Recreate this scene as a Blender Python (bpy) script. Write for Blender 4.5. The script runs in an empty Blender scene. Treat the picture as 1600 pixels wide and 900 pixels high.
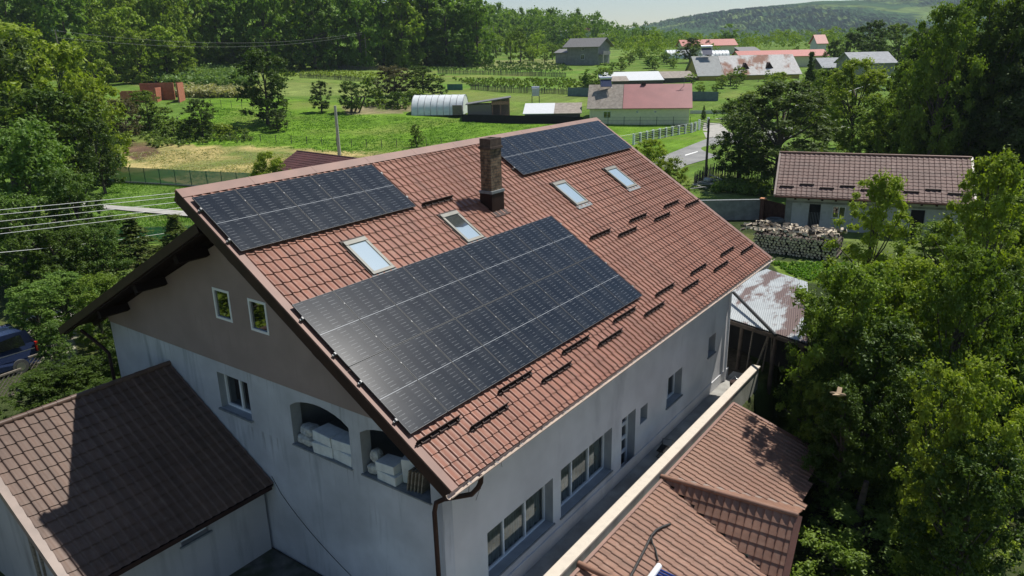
import bpy, math, random
import numpy as np
from mathutils import Vector, Matrix
from mathutils.geometry import tessellate_polygon

# ---------------------------------------------------------------- camera, world, sun
sc = bpy.context.scene
COL = sc.collection
R3 = np.array([[0.8111495, 0.5844684, -0.0208113], [0.1640152, -0.2614955, -0.9511672], [-0.5613692, 0.7681255, -0.3079737]])
CAM = np.array([16.5576, -9.4390, 13.4801])
FPX = 1163.15
Z0 = 10.4            # height of the main ridge above the yard
AL = 0.5671341       # pitch of the right roof slope
cam_d = bpy.data.cameras.new('camera'); cam = bpy.data.objects.new('camera', cam_d); COL.objects.link(cam)
Rb = Matrix(((R3[0][0], -R3[1][0], -R3[2][0]), (R3[0][1], -R3[1][1], -R3[2][1]), (R3[0][2], -R3[1][2], -R3[2][2])))
cam.matrix_world = Matrix.Translation(Vector(CAM)) @ Rb.to_4x4()
cam_d.sensor_width = 36; cam_d.lens = FPX / 1600 * 36; cam_d.clip_start = 0.3; cam_d.clip_end = 9000
sc.camera = cam

SUN = Vector((0.152, 0.560, 1.0)).normalized()
w = bpy.data.worlds.new('World'); sc.world = w; w.use_nodes = True
nt = w.node_tree; nt.nodes.clear()
sky = nt.nodes.new('ShaderNodeTexSky'); sky.sky_type = 'NISHITA'; sky.sun_disc = False
sky.sun_elevation = math.asin(SUN.z); sky.sun_rotation = math.atan2(SUN.x, SUN.y)
sky.air_density = 1.0; sky.dust_density = 0.2; sky.ozone_density = 2.0
bgn = nt.nodes.new('ShaderNodeBackground'); bgn.inputs[1].default_value = 0.08
ow = nt.nodes.new('ShaderNodeOutputWorld')
nt.links.new(sky.outputs[0], bgn.inputs[0]); nt.links.new(bgn.outputs[0], ow.inputs[0])
sd = bpy.data.lights.new('sun', 'SUN'); sd.energy = 4.8; sd.angle = math.radians(0.55); sd.color = (1.0, 0.955, 0.88)
so = bpy.data.objects.new('sun', sd); COL.objects.link(so)
so.rotation_euler = (-SUN).to_track_quat('-Z', 'Y').to_euler(); so.location = (0, 0, 60)
sc.view_settings.view_transform = 'Standard'; sc.view_settings.look = 'None'
sc.view_settings.gamma = 1.0; sc.view_settings.exposure = 0.2; sc.view_settings.use_curve_mapping = False
sc.render.engine = 'CYCLES'
cy = sc.cycles
cy.max_bounces = 6; cy.diffuse_bounces = 3; cy.glossy_bounces = 3; cy.transmission_bounces = 3; cy.transparent_max_bounces = 8
cy.use_denoising = True; cy.caustics_reflective = False; cy.caustics_refractive = False

# ---------------------------------------------------------------- where pixels of the survey photograph meet the land
FW = R3[2][:2] / np.linalg.norm(R3[2][:2]); RT = np.array([FW[1], -FW[0]])
def sstep(a, b, x):
    t = np.clip((x - a) / (b - a), 0, 1); return t * t * (3 - 2 * t)
def ter(x, y):
    x = np.asarray(x, float); y = np.asarray(y, float)
    dx, dy = x - CAM[0], y - CAM[1]
    d = dx * FW[0] + dy * FW[1]; s = dx * RT[0] + dy * RT[1]
    d0 = np.maximum(75, 120 + .45 * np.minimum(s, 0))
    u = np.maximum(0, d - d0)
    h = 12.5 * (1 - np.exp(-.1 * u / 12.5))
    hill = sstep(190, 520, d) * sstep(-10, -190, s) * 55
    low = -2.4 * sstep(8.35, 8.9, x) * sstep(26, 19.5, y) * sstep(60, 30, x)
    return h + hill + low
def ray(px, py):
    q = np.array([(px - 800) / FPX, (py - 450) / FPX, 1.0]); return R3.T @ q
def at(px, py, h=0.0):
    r = ray(px, py); t = 5.0
    while t < 4000:
        P = CAM + t * r
        if P[2] < float(ter(P[0], P[1])) + h: break
        t += 0.15 + t * .0012
    return Vector((P[0], P[1], float(ter(P[0], P[1]))))
def atz(px, py, z):
    r = ray(px, py); return Vector(CAM + (z - CAM[2]) / r[2] * r)
def atd(px, d):      # ground point under column px at forward distance d
    s = d * (px - 800) / FPX
    x = CAM[0] + FW[0] * d + RT[0] * s; y = CAM[1] + FW[1] * d + RT[1] * s
    return Vector((x, y, float(ter(x, y))))
def depth(P): return (P[0] - CAM[0]) * FW[0] + (P[1] - CAM[1]) * FW[1]

# ---------------------------------------------------------------- mesh helpers
class MB:
    def __init__(s): s.v = []; s.f = []; s.m = []; s.sm = []
    def add(s, vs, fs, m=0, smooth=False):
        b = len(s.v); s.v += [tuple(v) for v in vs]
        for f in fs: s.f.append(tuple(b + i for i in f)); s.m.append(m); s.sm.append(smooth)
    def box(s, a, b, m=0):
        x0, y0, z0 = a; x1, y1, z1 = b
        s.add([(x0, y0, z0), (x1, y0, z0), (x1, y1, z0), (x0, y1, z0), (x0, y0, z1), (x1, y0, z1), (x1, y1, z1), (x0, y1, z1)],
              [(0, 3, 2, 1), (4, 5, 6, 7), (0, 1, 5, 4), (1, 2, 6, 5), (2, 3, 7, 6), (3, 0, 4, 7)], m)
    def obox(s, O, U, V, W, m=0):   # box from corner O with edge vectors
        O, U, V, W = Vector(O), Vector(U), Vector(V), Vector(W)
        vs = [O, O + U, O + U + V, O + V, O + W, O + U + W, O + U + V + W, O + V + W]
        fs = [(0, 3, 2, 1), (4, 5, 6, 7), (0, 1, 5, 4), (1, 2, 6, 5), (2, 3, 7, 6), (3, 0, 4, 7)]
        if U.cross(V).dot(W) < 0: fs = [tuple(reversed(f)) for f in fs]
        s.add(vs, fs, m)
    def quad(s, *p, m=0): s.add(p, [tuple(range(len(p)))], m)
    def bar(s, a, b, w, h=None, m=0, up=(0, 0, 1)):
        a, b = Vector(a), Vector(b); h = h or w; d = b - a
        if d.length < 1e-6: return
        up = Vector(up)
        if abs(d.normalized().dot(up)) > .97: up = Vector((1, 0, 0))
        sx = d.cross(up).normalized() * w; sz = sx.cross(d).normalized() * h
        s.obox(a - sx / 2 - sz / 2, sx, d, sz, m)
    def tube(s, pts, r, n=8, m=0, cap=True):
        pts = [Vector(p) for p in pts]; k = len(pts)
        rs = r if isinstance(r, (list, tuple)) else [r] * k
        vs = []; pu = None
        for i, p in enumerate(pts):
            d = (pts[min(i + 1, k - 1)] - pts[max(i - 1, 0)]).normalized()
            if pu is None:
                a = Vector((0, 0, 1)) if abs(d.z) < .9 else Vector((1, 0, 0)); pu = d.cross(a).normalized()
            pu = (pu - d * pu.dot(d)).normalized(); pv = d.cross(pu)
            for j in range(n):
                t = 2 * math.pi * j / n; vs.append(p + (pu * math.cos(t) + pv * math.sin(t)) * rs[i])
        fs = [(i * n + j, i * n + (j + 1) % n, (i + 1) * n + (j + 1) % n, (i + 1) * n + j) for i in range(k - 1) for j in range(n)]
        s.add(vs, fs, m, True)
        if cap: s.add(vs[:n], [tuple(reversed(range(n)))], m); s.add(vs[-n:], [tuple(range(n))], m)
    def poly(s, outer, holes, place, thick=None, m=0, mr=None):
        """flat polygon with holes in (a,b), place(a,b,c)->Vector; c=0 outer face, c=thick inner face"""
        loops = [[Vector((a, b, 0)) for a, b in L] for L in [outer] + holes]
        flat = [p for L in loops for p in L]; tris = tessellate_polygon(loops)
        P0 = [place(p.x, p.y, 0) for p in flat]; b0 = len(s.v)
        s.add(P0, [], m)
        ref = place(0, 0, 0) - place(0, 0, 1)
        for t in tris:
            n = (P0[t[1]] - P0[t[0]]).cross(P0[t[2]] - P0[t[0]])
            t = tuple(t) if n.dot(ref) > 0 else tuple(reversed(t))
            s.f.append(tuple(b0 + i for i in t)); s.m.append(m); s.sm.append(False)
        if thick:
            for li, L in enumerate(loops):
                n = len(L)
                for i in range(n):
                    a, b = L[i], L[(i + 1) % n]
                    s.add([place(a.x, a.y, 0), place(b.x, b.y, 0), place(b.x, b.y, thick), place(a.x, a.y, thick)], [(0, 1, 2, 3)], mr if (mr is not None and li) else m)
            P1 = [place(p.x, p.y, thick) for p in flat]; b1 = len(s.v); s.add(P1, [], m)
            for t in tris: s.f.append(tuple(b1 + i for i in reversed(t))); s.m.append(m); s.sm.append(False)
    def build(s, name, mats, parent=None, loc=None):
        me = bpy.data.meshes.new(name); me.from_pydata(s.v, [], s.f)
        if not isinstance(mats, (list, tuple)): mats = [mats]
        for mt in mats: me.materials.append(mt)
        me.polygons.foreach_set('material_index', s.m); me.polygons.foreach_set('use_smooth', s.sm)
        me.update()
        o = bpy.data.objects.new(name, me); COL.objects.link(o)
        if parent: o.parent = parent
        if loc: o.location = loc
        return o
def tag(o, label=None, cat=None, group=None, kind=None):
    if label: o['label'] = label
    if cat: o['category'] = cat
    if group: o['group'] = group
    if kind: o['kind'] = kind
    return o
def empty(name, loc, label, cat, group=None, rz=0):
    o = bpy.data.objects.new(name, None); COL.objects.link(o); o.location = loc; o.rotation_euler = (0, 0, rz)
    o.empty_display_size = .2
    return tag(o, label, cat, group)
def children(o): return [c for c in bpy.data.objects if c.parent == o]
def dup(root, loc=None, rz=None, sc_=None, label=None, group=None, kids=None):
    r = root.copy(); COL.objects.link(r)
    if loc is not None: r.location = loc
    if rz is not None: r.rotation_euler = (0, 0, rz)
    if sc_ is not None: r.scale = sc_ if isinstance(sc_, (tuple, list)) else (sc_,) * 3
    if label: r['label'] = label
    if group: r['group'] = group
    for ch in (kids if kids is not None else children(root)):
        c = ch.copy(); COL.objects.link(c); c.parent = r
        for g in (children(ch) if kids is None else []):
            d = g.copy(); COL.objects.link(d); d.parent = c
    return r
def npmesh(name, V, Q, mat, smooth=False):
    me = bpy.data.meshes.new(name); n = len(Q); k = Q.shape[1]
    me.vertices.add(len(V)); me.vertices.foreach_set('co', V.astype(np.float32).ravel())
    me.loops.add(n * k); me.loops.foreach_set('vertex_index', Q.astype(np.int32).ravel())
    me.polygons.add(n); me.polygons.foreach_set('loop_start', np.arange(0, n * k, k, dtype=np.int32))
    me.update(calc_edges=True); me.polygons.foreach_set('use_smooth', np.full(n, bool(smooth))); me.materials.append(mat); return me

# ---------------------------------------------------------------- materials
def newmat(name):
    m = bpy.data.materials.new(name); m.use_nodes = True; n = m.node_tree.nodes
    return m, m.node_tree, n['Principled BSDF'], n['Material Output']
def noise_col(nt, scale, a, b, lo=.35, hi=.65, detail=4, coord='Object', sc_vec=None, rough=.55):
    tc = nt.nodes.new('ShaderNodeTexCoord'); nz = nt.nodes.new('ShaderNodeTexNoise')
    nz.inputs['Scale'].default_value = scale; nz.inputs['Detail'].default_value = detail; nz.inputs['Roughness'].default_value = rough
    if sc_vec:
        mp = nt.nodes.new('ShaderNodeMapping'); mp.inputs['Scale'].default_value = sc_vec
        nt.links.new(tc.outputs[coord], mp.inputs[0]); nt.links.new(mp.outputs[0], nz.inputs['Vector'])
    else: nt.links.new(tc.outputs[coord], nz.inputs['Vector'])
    cr = nt.nodes.new('ShaderNodeValToRGB'); e = cr.color_ramp.elements
    e[0].position = lo; e[0].color = (*a, 1); e[1].position = hi; e[1].color = (*b, 1)
    nt.links.new(nz.outputs['Fac'], cr.inputs[0]); return cr.outputs[0], nz.outputs['Fac']
def mixc(nt, fac, a, b, mode='MIX'):
    mx = nt.nodes.new('ShaderNodeMix'); mx.data_type = 'RGBA'; mx.blend_type = mode
    for i, v in ((0, fac), (6, a), (7, b)):
        if hasattr(v, 'links'): nt.links.new(v, mx.inputs[i])
        elif i == 0: mx.inputs[0].default_value = v
        else: mx.inputs[i].default_value = (*v, 1)
    return mx.outputs[2]
def M(name, col, rough=.6, metal=0, var=.25, scale=2.0, spec=.5, bump=0, bscale=20, stain=None, sc_vec=None):
    m, nt, p, out = newmat(name)
    a = tuple(c * (1 - var) for c in col); b = tuple(min(1, c * (1 + var)) for c in col)
    c, f = noise_col(nt, scale, a, b, sc_vec=sc_vec)
    if stain:
        s_col, s_scale, s_lo, s_hi, s_vec = stain
        sc2, sf = noise_col(nt, s_scale, (0, 0, 0), (1, 1, 1), s_lo, s_hi, 6, sc_vec=s_vec)
        c = mixc(nt, sc2, c, s_col)
    nt.links.new(c, p.inputs['Base Color'])
    p.inputs['Roughness'].default_value = rough; p.inputs['Metallic'].default_value = metal; p.inputs['Specular IOR Level'].default_value = spec
    if bump:
        tc = nt.nodes.new('ShaderNodeTexCoord'); nz = nt.nodes.new('ShaderNodeTexNoise'); nz.inputs['Scale'].default_value = bscale; nz.inputs['Detail'].default_value = 5
        bp = nt.nodes.new('ShaderNodeBump'); bp.inputs['Strength'].default_value = bump; bp.inputs['Distance'].default_value = .02
        nt.links.new(tc.outputs['Object'], nz.inputs['Vector']); nt.links.new(nz.outputs['Fac'], bp.inputs['Height']); nt.links.new(bp.outputs[0], p.inputs['Normal'])
    return m
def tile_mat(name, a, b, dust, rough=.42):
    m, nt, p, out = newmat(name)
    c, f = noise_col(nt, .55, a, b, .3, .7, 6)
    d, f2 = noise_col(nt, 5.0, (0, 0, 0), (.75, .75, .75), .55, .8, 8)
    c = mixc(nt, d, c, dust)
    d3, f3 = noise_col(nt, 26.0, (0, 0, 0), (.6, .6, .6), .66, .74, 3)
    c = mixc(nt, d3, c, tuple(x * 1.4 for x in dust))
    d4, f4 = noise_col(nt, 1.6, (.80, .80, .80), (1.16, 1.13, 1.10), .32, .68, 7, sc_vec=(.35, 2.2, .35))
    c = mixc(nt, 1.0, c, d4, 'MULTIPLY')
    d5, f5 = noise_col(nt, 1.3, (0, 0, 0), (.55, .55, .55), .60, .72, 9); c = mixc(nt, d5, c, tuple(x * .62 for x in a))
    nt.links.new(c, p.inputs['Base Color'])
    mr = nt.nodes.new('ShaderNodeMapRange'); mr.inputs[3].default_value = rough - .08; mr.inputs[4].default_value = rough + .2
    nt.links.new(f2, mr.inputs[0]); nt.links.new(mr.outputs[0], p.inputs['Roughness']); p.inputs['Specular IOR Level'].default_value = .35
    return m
MT = {}
MT['tile'] = tile_mat('metal_tile_red_brown', (.225, .095, .062), (.285, .130, .088), (.34, .205, .155))
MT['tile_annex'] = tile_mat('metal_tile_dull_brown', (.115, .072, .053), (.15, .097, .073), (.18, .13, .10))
MT['tile_out'] = tile_mat('metal_tile_sandy_brown', (.225, .122, .086), (.275, .158, .112), (.34, .235, .185), .5)
MT['tile_dark'] = tile_mat('metal_tile_wine', (.09, .04, .035), (.12, .05, .045), (.14, .08, .07))
MT['tile_shop'] = tile_mat('metal_tile_brown_shop', (.135, .078, .064), (.175, .10, .084), (.22, .16, .14), .62)
MT['flash'] = M('painted_flashing', (.205, .10, .072), .55, var=.12)
MT['flash_light'] = M('sun_bleached_flashing', (.27, .205, .17), .4, var=.15)
MT['gutter'] = M('gutter_metal', (.46, .37, .30), .32, var=.12)  # glossy brown gutter; its sun sheen is put into this pale beige
MT['dkbrown'] = M('dark_brown_metal', (.035, .017, .013), .6, spec=.25)
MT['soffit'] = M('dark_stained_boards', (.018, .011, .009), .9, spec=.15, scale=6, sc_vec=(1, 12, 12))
MT['beige'] = M('beige_render', (.31, .24, .215), .9, var=.08, scale=.9, bump=.25, bscale=40, stain=((.25, .20, .18), .5, .5, .8, (1, 1, .35)))
MT['grey'] = M('pale_grey_render', (.53, .545, .575), .9, var=.10, scale=.9, bump=.25, bscale=40, stain=((.33, .35, .37), 1.2, .56, .74, (2.2, 2.2, .22)))
MT['greyside'] = M('light_grey_render', (.68, .68, .69), .9, var=.07, scale=.8, bump=.2, bscale=40, stain=((.46, .46, .47), .8, .58, .8, (1, 1, .4)))
MT['greywarm'] = M('warm_grey_render', (.46, .45, .44), .9, var=.07, scale=.7, bump=.12, bscale=60, stain=((.30, .29, .28), 1.1, .55, .78, (2, 2, .3)))
MT['reveal'] = M('reveal_render', (.32, .34, .36), .9, var=.1, scale=2)
MT['sill'] = M('grey_sill', (.22, .235, .24), .7, var=.2, scale=5)
MT['concrete'] = M('yard_concrete', (.36, .355, .33), .9, var=.2, scale=1.4, bump=.2, bscale=14, stain=((.22, .21, .19), .6, .5, .7, None))
MT['coping'] = M('cream_coping', (.62, .55, .46), .8, var=.06, scale=3, stain=((.5, .45, .38), 3, .55, .75, None))
MT['parapet'] = M('parapet_render', (.42, .42, .36), .9, var=.15, scale=1, stain=((.25, .26, .2), 1.2, .5, .7, (1, 1, .4)))
MT['whiteframe'] = M('white_plastic_frame', (.78, .80, .82), .35, var=.04)
MT['alu'] = M('aluminium', (.70, .71, .73), .3, metal=.9, var=.08)
MT['alu_dull'] = M('dull_aluminium_frame', (.075, .08, .085), .5, metal=.2, var=.1)
MT['chimcap'] = M('sooty_brick_cap', (.085, .058, .045), .9, var=.3, scale=8)
MT['shadeconc'] = M('shade_dark_concrete', (.10, .10, .09), .95, var=.4, scale=2, stain=((.05, .06, .035), 1.5, .45, .6, None))  # slab concrete coloured dark to stand in for the shaded corner
MT['clamp'] = M('dull_clamp', (.22, .225, .23), .55, metal=.4, var=.1)
MT['farwire'] = M('weathered_cable', (.22, .22, .21), .7)
MT['black'] = M('black_rubber', (.02, .02, .02), .6)
MT['dark'] = M('dark_void', (.012, .012, .013), .9)
MT['skyframe'] = M('grey_green_window_frame', (.17, .165, .135), .5, var=.12)
MT['foam'] = M('white_foam', (.66, .68, .66), .9, var=.1, scale=4, bump=.3, bscale=30)
MT['sackcloth'] = M('dusty_white_sacking', (.46, .46, .43), .9, var=.25, scale=9, bump=.4, bscale=35)
MT['wood'] = M('weathered_wood', (.22, .19, .15), .85, var=.35, scale=5, sc_vec=(1, 1, 8))
MT['woodred'] = M('new_reddish_timber', (.36, .19, .13), .8, var=.2, scale=4)
MT['polewood'] = M('pole_wood', (.09, .07, .055), .85, var=.3, scale=3)
MT['poleconc'] = M('pole_concrete', (.36, .355, .34), .85, var=.12, scale=4)
MT['bark'] = M('bark', (.085, .07, .055), .95, var=.4, scale=6, bump=.6, bscale=25)
MT['barklight'] = M('pale_bark', (.21, .19, .155), .95, var=.35, scale=5, bump=.5, bscale=20)
MT['asphalt'] = M('asphalt', (.21, .21, .205), .9, var=.12, scale=.8, stain=((.30, .295, .28), .25, .45, .7, None))
MT['paint'] = M('road_paint', (.75, .75, .72), .7, var=.1)
MT['path'] = M('path_concrete', (.37, .355, .32), .9, var=.12, scale=1.5)
MT['block'] = M('aerated_block', (.50, .51, .52), .9, var=.12, scale=2, stain=((.33, .34, .35), 2, .5, .75, None))
MT['blockgrey'] = M('grey_block', (.28, .29, .28), .95, var=.2, scale=2, bump=.3, bscale=10, stain=((.17, .17, .15), .8, .5, .7, (1, 1, .4)))
MT['rust'] = M('rust_brown_steel', (.12, .05, .035), .8, var=.3, scale=4)
MT['brickred'] = M('hollow_red_brick', (.42, .15, .085), .9, var=.15, scale=3, bump=.3, bscale=12)
MT['metalgrey'] = M('galvanised_sheet', (.34, .35, .36), .8, spec=.2, var=.12, scale=1.5)
MT['whitesheet'] = M('white_painted_sheet', (.60, .62, .63), .8, spec=.2, var=.04)
MT['asbestos'] = M('grey_brown_fibre_cement', (.30, .26, .22), .9, var=.2, scale=2, stain=((.2, .17, .14), 1.5, .5, .7, None))
MT['redsheet'] = M('dusty_red_sheet', (.34, .125, .12), .5, var=.08, scale=.5)
MT['redroof'] = M('brick_red_roof', (.42, .13, .10), .6, var=.1)
MT['cream'] = M('cream_render', (.74, .71, .52), .9, var=.06)
MT['yellow'] = M('ochre_yellow_render', (.55, .42, .12), .9, var=.08)
MT['conchouse'] = M('raw_concrete_render', (.25, .255, .24), .95, var=.15, scale=1)
MT['greyroof'] = M('grey_sheet_roof', (.17, .165, .16), .6, var=.1)
MT['plastic'] = M('greenhouse_film', (.74, .77, .77), .35, var=.06, scale=1, stain=((.55, .58, .58), 1.0, .5, .8, (1, 1, 2)))
MT['picket'] = M('grey_pickets', (.10, .095, .08), .95, var=.4, scale=8)
MT['teal'] = M('teal_tarpaulin', (.03, .13, .11), .5, var=.2)
MT['bluegrey'] = M('blue_grey_sheet_fence', (.10, .16, .17), .6, var=.15)
MT['carblue'] = M('dark_blue_car_paint', (.022, .035, .085), .22, var=.05)
MT['tail'] = M('red_lens', (.55, .02, .015), .25, var=.1)
MT['tyre'] = M('tyre_rubber', (.10, .10, .095), .8, var=.25)
MT['tubes'] = M('blue_vacuum_tube', (.02, .05, .22), .1, var=.1)
MT['bird'] = M('tan_feathers', (.36, .26, .16), .9, var=.3)
MT['weir'] = M('cable_aluminium', (.75, .76, .74), .5, metal=.2, var=.05)
MT['curtain'] = M('grey_green_curtain', (.33, .35, .32), .9, var=.45, scale=9, sc_vec=(6, 6, .2))
MT['strip'] = M('painted_coping_reflection', (.42, .36, .24), .9, var=.15)  # tan of the sunlit coping as mirrored in the panes
MT['clay'] = M('orange_clay_cap', (.50, .23, .12), .9)
MT['dirt'] = M('bare_brown_soil', (.17, .11, .075), 1, var=.35, scale=1.5)

def glass_mat(name, tint, refl, rough=.03, alpha=.0):
    m, nt, p, out = newmat(name); nt.nodes.remove(p)
    lw = nt.nodes.new('ShaderNodeLayerWeight'); lw.inputs[0].default_value = .35
    mr = nt.nodes.new('ShaderNodeMapRange'); mr.inputs[3].default_value = refl; mr.inputs[4].default_value = .95
    g = nt.nodes.new('ShaderNodeBsdfGlossy'); g.inputs['Roughness'].default_value = rough; g.inputs['Color'].default_value = (.9, .95, 1, 1)
    if alpha:
        t = nt.nodes.new('ShaderNodeBsdfTransparent'); t.inputs[0].default_value = (*tint, 1)
    else:
        t = nt.nodes.new('ShaderNodeBsdfDiffuse'); t.inputs[0].default_value = (*tint, 1)
    mx = nt.nodes.new('ShaderNodeMixShader')
    nt.links.new(lw.outputs['Fresnel'], mr.inputs[0]); nt.links.new(mr.outputs[0], mx.inputs[0])
    nt.links.new(t.outputs[0], mx.inputs[1]); nt.links.new(g.outputs[0], mx.inputs[2]); nt.links.new(mx.outputs[0], out.inputs[0])
    return m
MT['glass'] = glass_mat('window_glass', (.75, .8, .8), .10, alpha=1)
MT['glassdark'] = glass_mat('dark_window_glass', (.012, .014, .014), .12)
MT['glassmirror'] = glass_mat('mirroring_attic_glass', (.01, .012, .01), .22)
MT['skyglass'] = glass_mat('rooflight_glass_sky_tint', (.42, .52, .55), .38, .12)  # pale blue diffuse tint stands in for the reflected bright sky
MT['skyglassdark'] = glass_mat('rooflight_glass_dark', (.05, .06, .055), .3, .1)

def mesh_net_mat():
    m, nt, p, out = newmat('green_shade_net')
    p.inputs['Base Color'].default_value = (.05, .28, .20, 1); p.inputs['Roughness'].default_value = .8
    t = nt.nodes.new('ShaderNodeBsdfTransparent'); mx = nt.nodes.new('ShaderNodeMixShader'); mx.inputs[0].default_value = .18
    nt.links.new(p.outputs[0], mx.inputs[2 - 1]); nt.links.new(t.outputs[0], mx.inputs[2]); nt.links.new(mx.outputs[0], out.inputs[0]); return m
MT['net'] = mesh_net_mat()

def mathn(nt, op, a, b=None, c=None):
    n = nt.nodes.new('ShaderNodeMath'); n.operation = op
    for i, v in enumerate((a, b, c)):
        if v is None: continue
        if hasattr(v, 'links'): nt.links.new(v, n.inputs[i])
        else: n.inputs[i].default_value = v
    return n.outputs[0]
def pv_mat():
    m, nt, p, out = newmat('photovoltaic_glass')
    uv = nt.nodes.new('ShaderNodeUVMap'); uv.uv_map = 'UVMap'; sp = nt.nodes.new('ShaderNodeSeparateXYZ'); nt.links.new(uv.outputs[0], sp.inputs[0])
    U, V = sp.outputs[0], sp.outputs[1]
    fu = mathn(nt, 'FRACT', mathn(nt, 'MULTIPLY', U, 6.0))                # six cell columns
    colgap = mathn(nt, 'LESS_THAN', mathn(nt, 'ABSOLUTE', mathn(nt, 'SUBTRACT', fu, .5)), .485)
    fv = mathn(nt, 'FRACT', mathn(nt, 'MULTIPLY', V, 20.0))
    dash = mathn(nt, 'LESS_THAN', mathn(nt, 'ABSOLUTE', mathn(nt, 'SUBTRACT', fv, .5)), .07)
    fd = mathn(nt, 'FRACT', mathn(nt, 'MULTIPLY', U, 3.0))
    dseg = mathn(nt, 'LESS_THAN', mathn(nt, 'ABSOLUTE', mathn(nt, 'SUBTRACT', fd, .42)), .24)
    dash = mathn(nt, 'MULTIPLY', dash, dseg)
    n1, f1 = noise_col(nt, 9, (0, 0, 0), (1, 1, 1), .3, .6, 2)
    dash = mathn(nt, 'MULTIPLY', dash, n1)
    mid = mathn(nt, 'LESS_THAN', mathn(nt, 'ABSOLUTE', mathn(nt, 'SUBTRACT', V, .5)), .0026)
    fb = mathn(nt, 'FRACT', mathn(nt, 'MULTIPLY', U, 30.0)); bus = mathn(nt, 'MULTIPLY', mathn(nt, 'LESS_THAN', fb, .10), .22)
    base, f = noise_col(nt, 1.2, (.007, .011, .018), (.012, .018, .027), .3, .7, 3)
    c = mixc(nt, colgap, (.006, .007, .009), base)
    c = mixc(nt, bus, c, (.03, .034, .04)); c = mixc(nt, dash, c, (.13, .14, .15)); c = mixc(nt, mid, c, (.42, .44, .46))
    dust, fdst = noise_col(nt, 2.2, (0, 0, 0), (.05, .05, .05), .45, .8, 8)
    c = mixc(nt, dust, c, (.30, .29, .27))
    nt.links.new(c, p.inputs['Base Color']); p.inputs['Roughness'].default_value = .17
    p.inputs['Specular IOR Level'].default_value = .3; p.inputs['Coat Weight'].default_value = 0; p.inputs['Coat Roughness'].default_value = .3
    return m
MT['pv'] = pv_mat()
def brick_mat():
    m, nt, p, out = newmat('old_chimney_brick')
    uv = nt.nodes.new('ShaderNodeUVMap'); uv.uv_map = 'UVMap'
    b = nt.nodes.new('ShaderNodeTexBrick'); b.inputs['Scale'].default_value = 1.0
    b.inputs['Color1'].default_value = (.20, .125, .075, 1); b.inputs['Color2'].default_value = (.27, .19, .12, 1); b.inputs['Mortar'].default_value = (.10, .085, .07, 1)
    b.inputs['Brick Width'].default_value = .25; b.inputs['Row Height'].default_value = .085; b.inputs['Mortar Size'].default_value = .009
    nt.links.new(uv.outputs[0], b.inputs['Vector'])
    s, f = noise_col(nt, 7, (.25, .25, .25), (1, 1, 1), .3, .6, 4)
    c = mixc(nt, 1.0, b.outputs[0], s, 'MULTIPLY'); nt.links.new(c, p.inputs['Base Color']); p.inputs['Roughness'].default_value = .9
    bp = nt.nodes.new('ShaderNodeBump'); bp.inputs['Strength'].default_value = .5; bp.inputs['Distance'].default_value = .01
    nt.links.new(b.outputs['Fac'], bp.inputs['Height']); bp.invert = True; nt.links.new(bp.outputs[0], p.inputs['Normal']); return m
MT['brick'] = brick_mat()
def drips(m, zt, zb_, col, amt):
    nt = m.node_tree; p = nt.nodes['Principled BSDF']; src = p.inputs['Base Color'].links[0].from_socket
    tc = nt.nodes.new('ShaderNodeTexCoord'); sp = nt.nodes.new('ShaderNodeSeparateXYZ'); nt.links.new(tc.outputs['Object'], sp.inputs[0])
    mr = nt.nodes.new('ShaderNodeMapRange'); mr.inputs[1].default_value = zb_; mr.inputs[2].default_value = zt; nt.links.new(sp.outputs[2], mr.inputs[0])
    top = mathn(nt, 'LESS_THAN', sp.outputs[2], zt)
    s1, f1 = noise_col(nt, 1.0, (0, 0, 0), (1, 1, 1), .54, .70, 6, sc_vec=(9, 9, .45)); s2, f2 = noise_col(nt, .9, (0, 0, 0), (1, 1, 1), .45, .6, 3)
    k = mathn(nt, 'MULTIPLY', mathn(nt, 'MULTIPLY', s1, s2), mathn(nt, 'MULTIPLY', mathn(nt, 'MULTIPLY', mr.outputs[0], top), amt))
    c = mixc(nt, k, src, col); s3, f3 = noise_col(nt, .35, (.90, .90, .90), (1.06, 1.06, 1.06), .35, .65, 8); c = mixc(nt, 1.0, c, s3, 'MULTIPLY')
    nt.links.new(c, p.inputs['Base Color'])
drips(MT['grey'], Z0 - 6.6, Z0 - 8.6, (.20, .205, .20), .8); drips(MT['grey'], Z0 - 4.9, Z0 - 5.9, (.22, .22, .21), .7)
drips(MT['greyside'], Z0 - 5.0, Z0 - 6.6, (.48, .47, .45), .5); drips(MT['beige'], Z0 - 3.7, Z0 - 5.2, (.19, .155, .14), .5)
def rusty_mat(name, base, rust, scale, lo, hi, vec=None, rough=.42):
    m, nt, p, out = newmat(name)
    c0, _ = noise_col(nt, 1.5, tuple(x * .85 for x in base), base)
    k, _ = noise_col(nt, scale, (0, 0, 0), (1, 1, 1), lo, hi, 9, sc_vec=vec, rough=.65)
    c = mixc(nt, k, c0, rust); nt.links.new(c, p.inputs['Base Color']); p.inputs['Roughness'].default_value = rough; p.inputs['Specular IOR Level'].default_value = .2
    return m
MT['rustroof'] = rusty_mat('rust_flaked_sheet', (.44, .47, .48), (.17, .12, .108), .36, .49, .535, (1.3, .6, 1))
MT['barnroof'] = rusty_mat('white_flaking_roof', (.56, .55, .53), (.27, .15, .11), .3, .5, .60, (1.0, .3, 1), .85)
MT['barnroof2'] = rusty_mat('grey_streaked_roof', (.36, .37, .36), (.30, .24, .18), .3, .56, .66, (1, .3, 1), .85)

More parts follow.
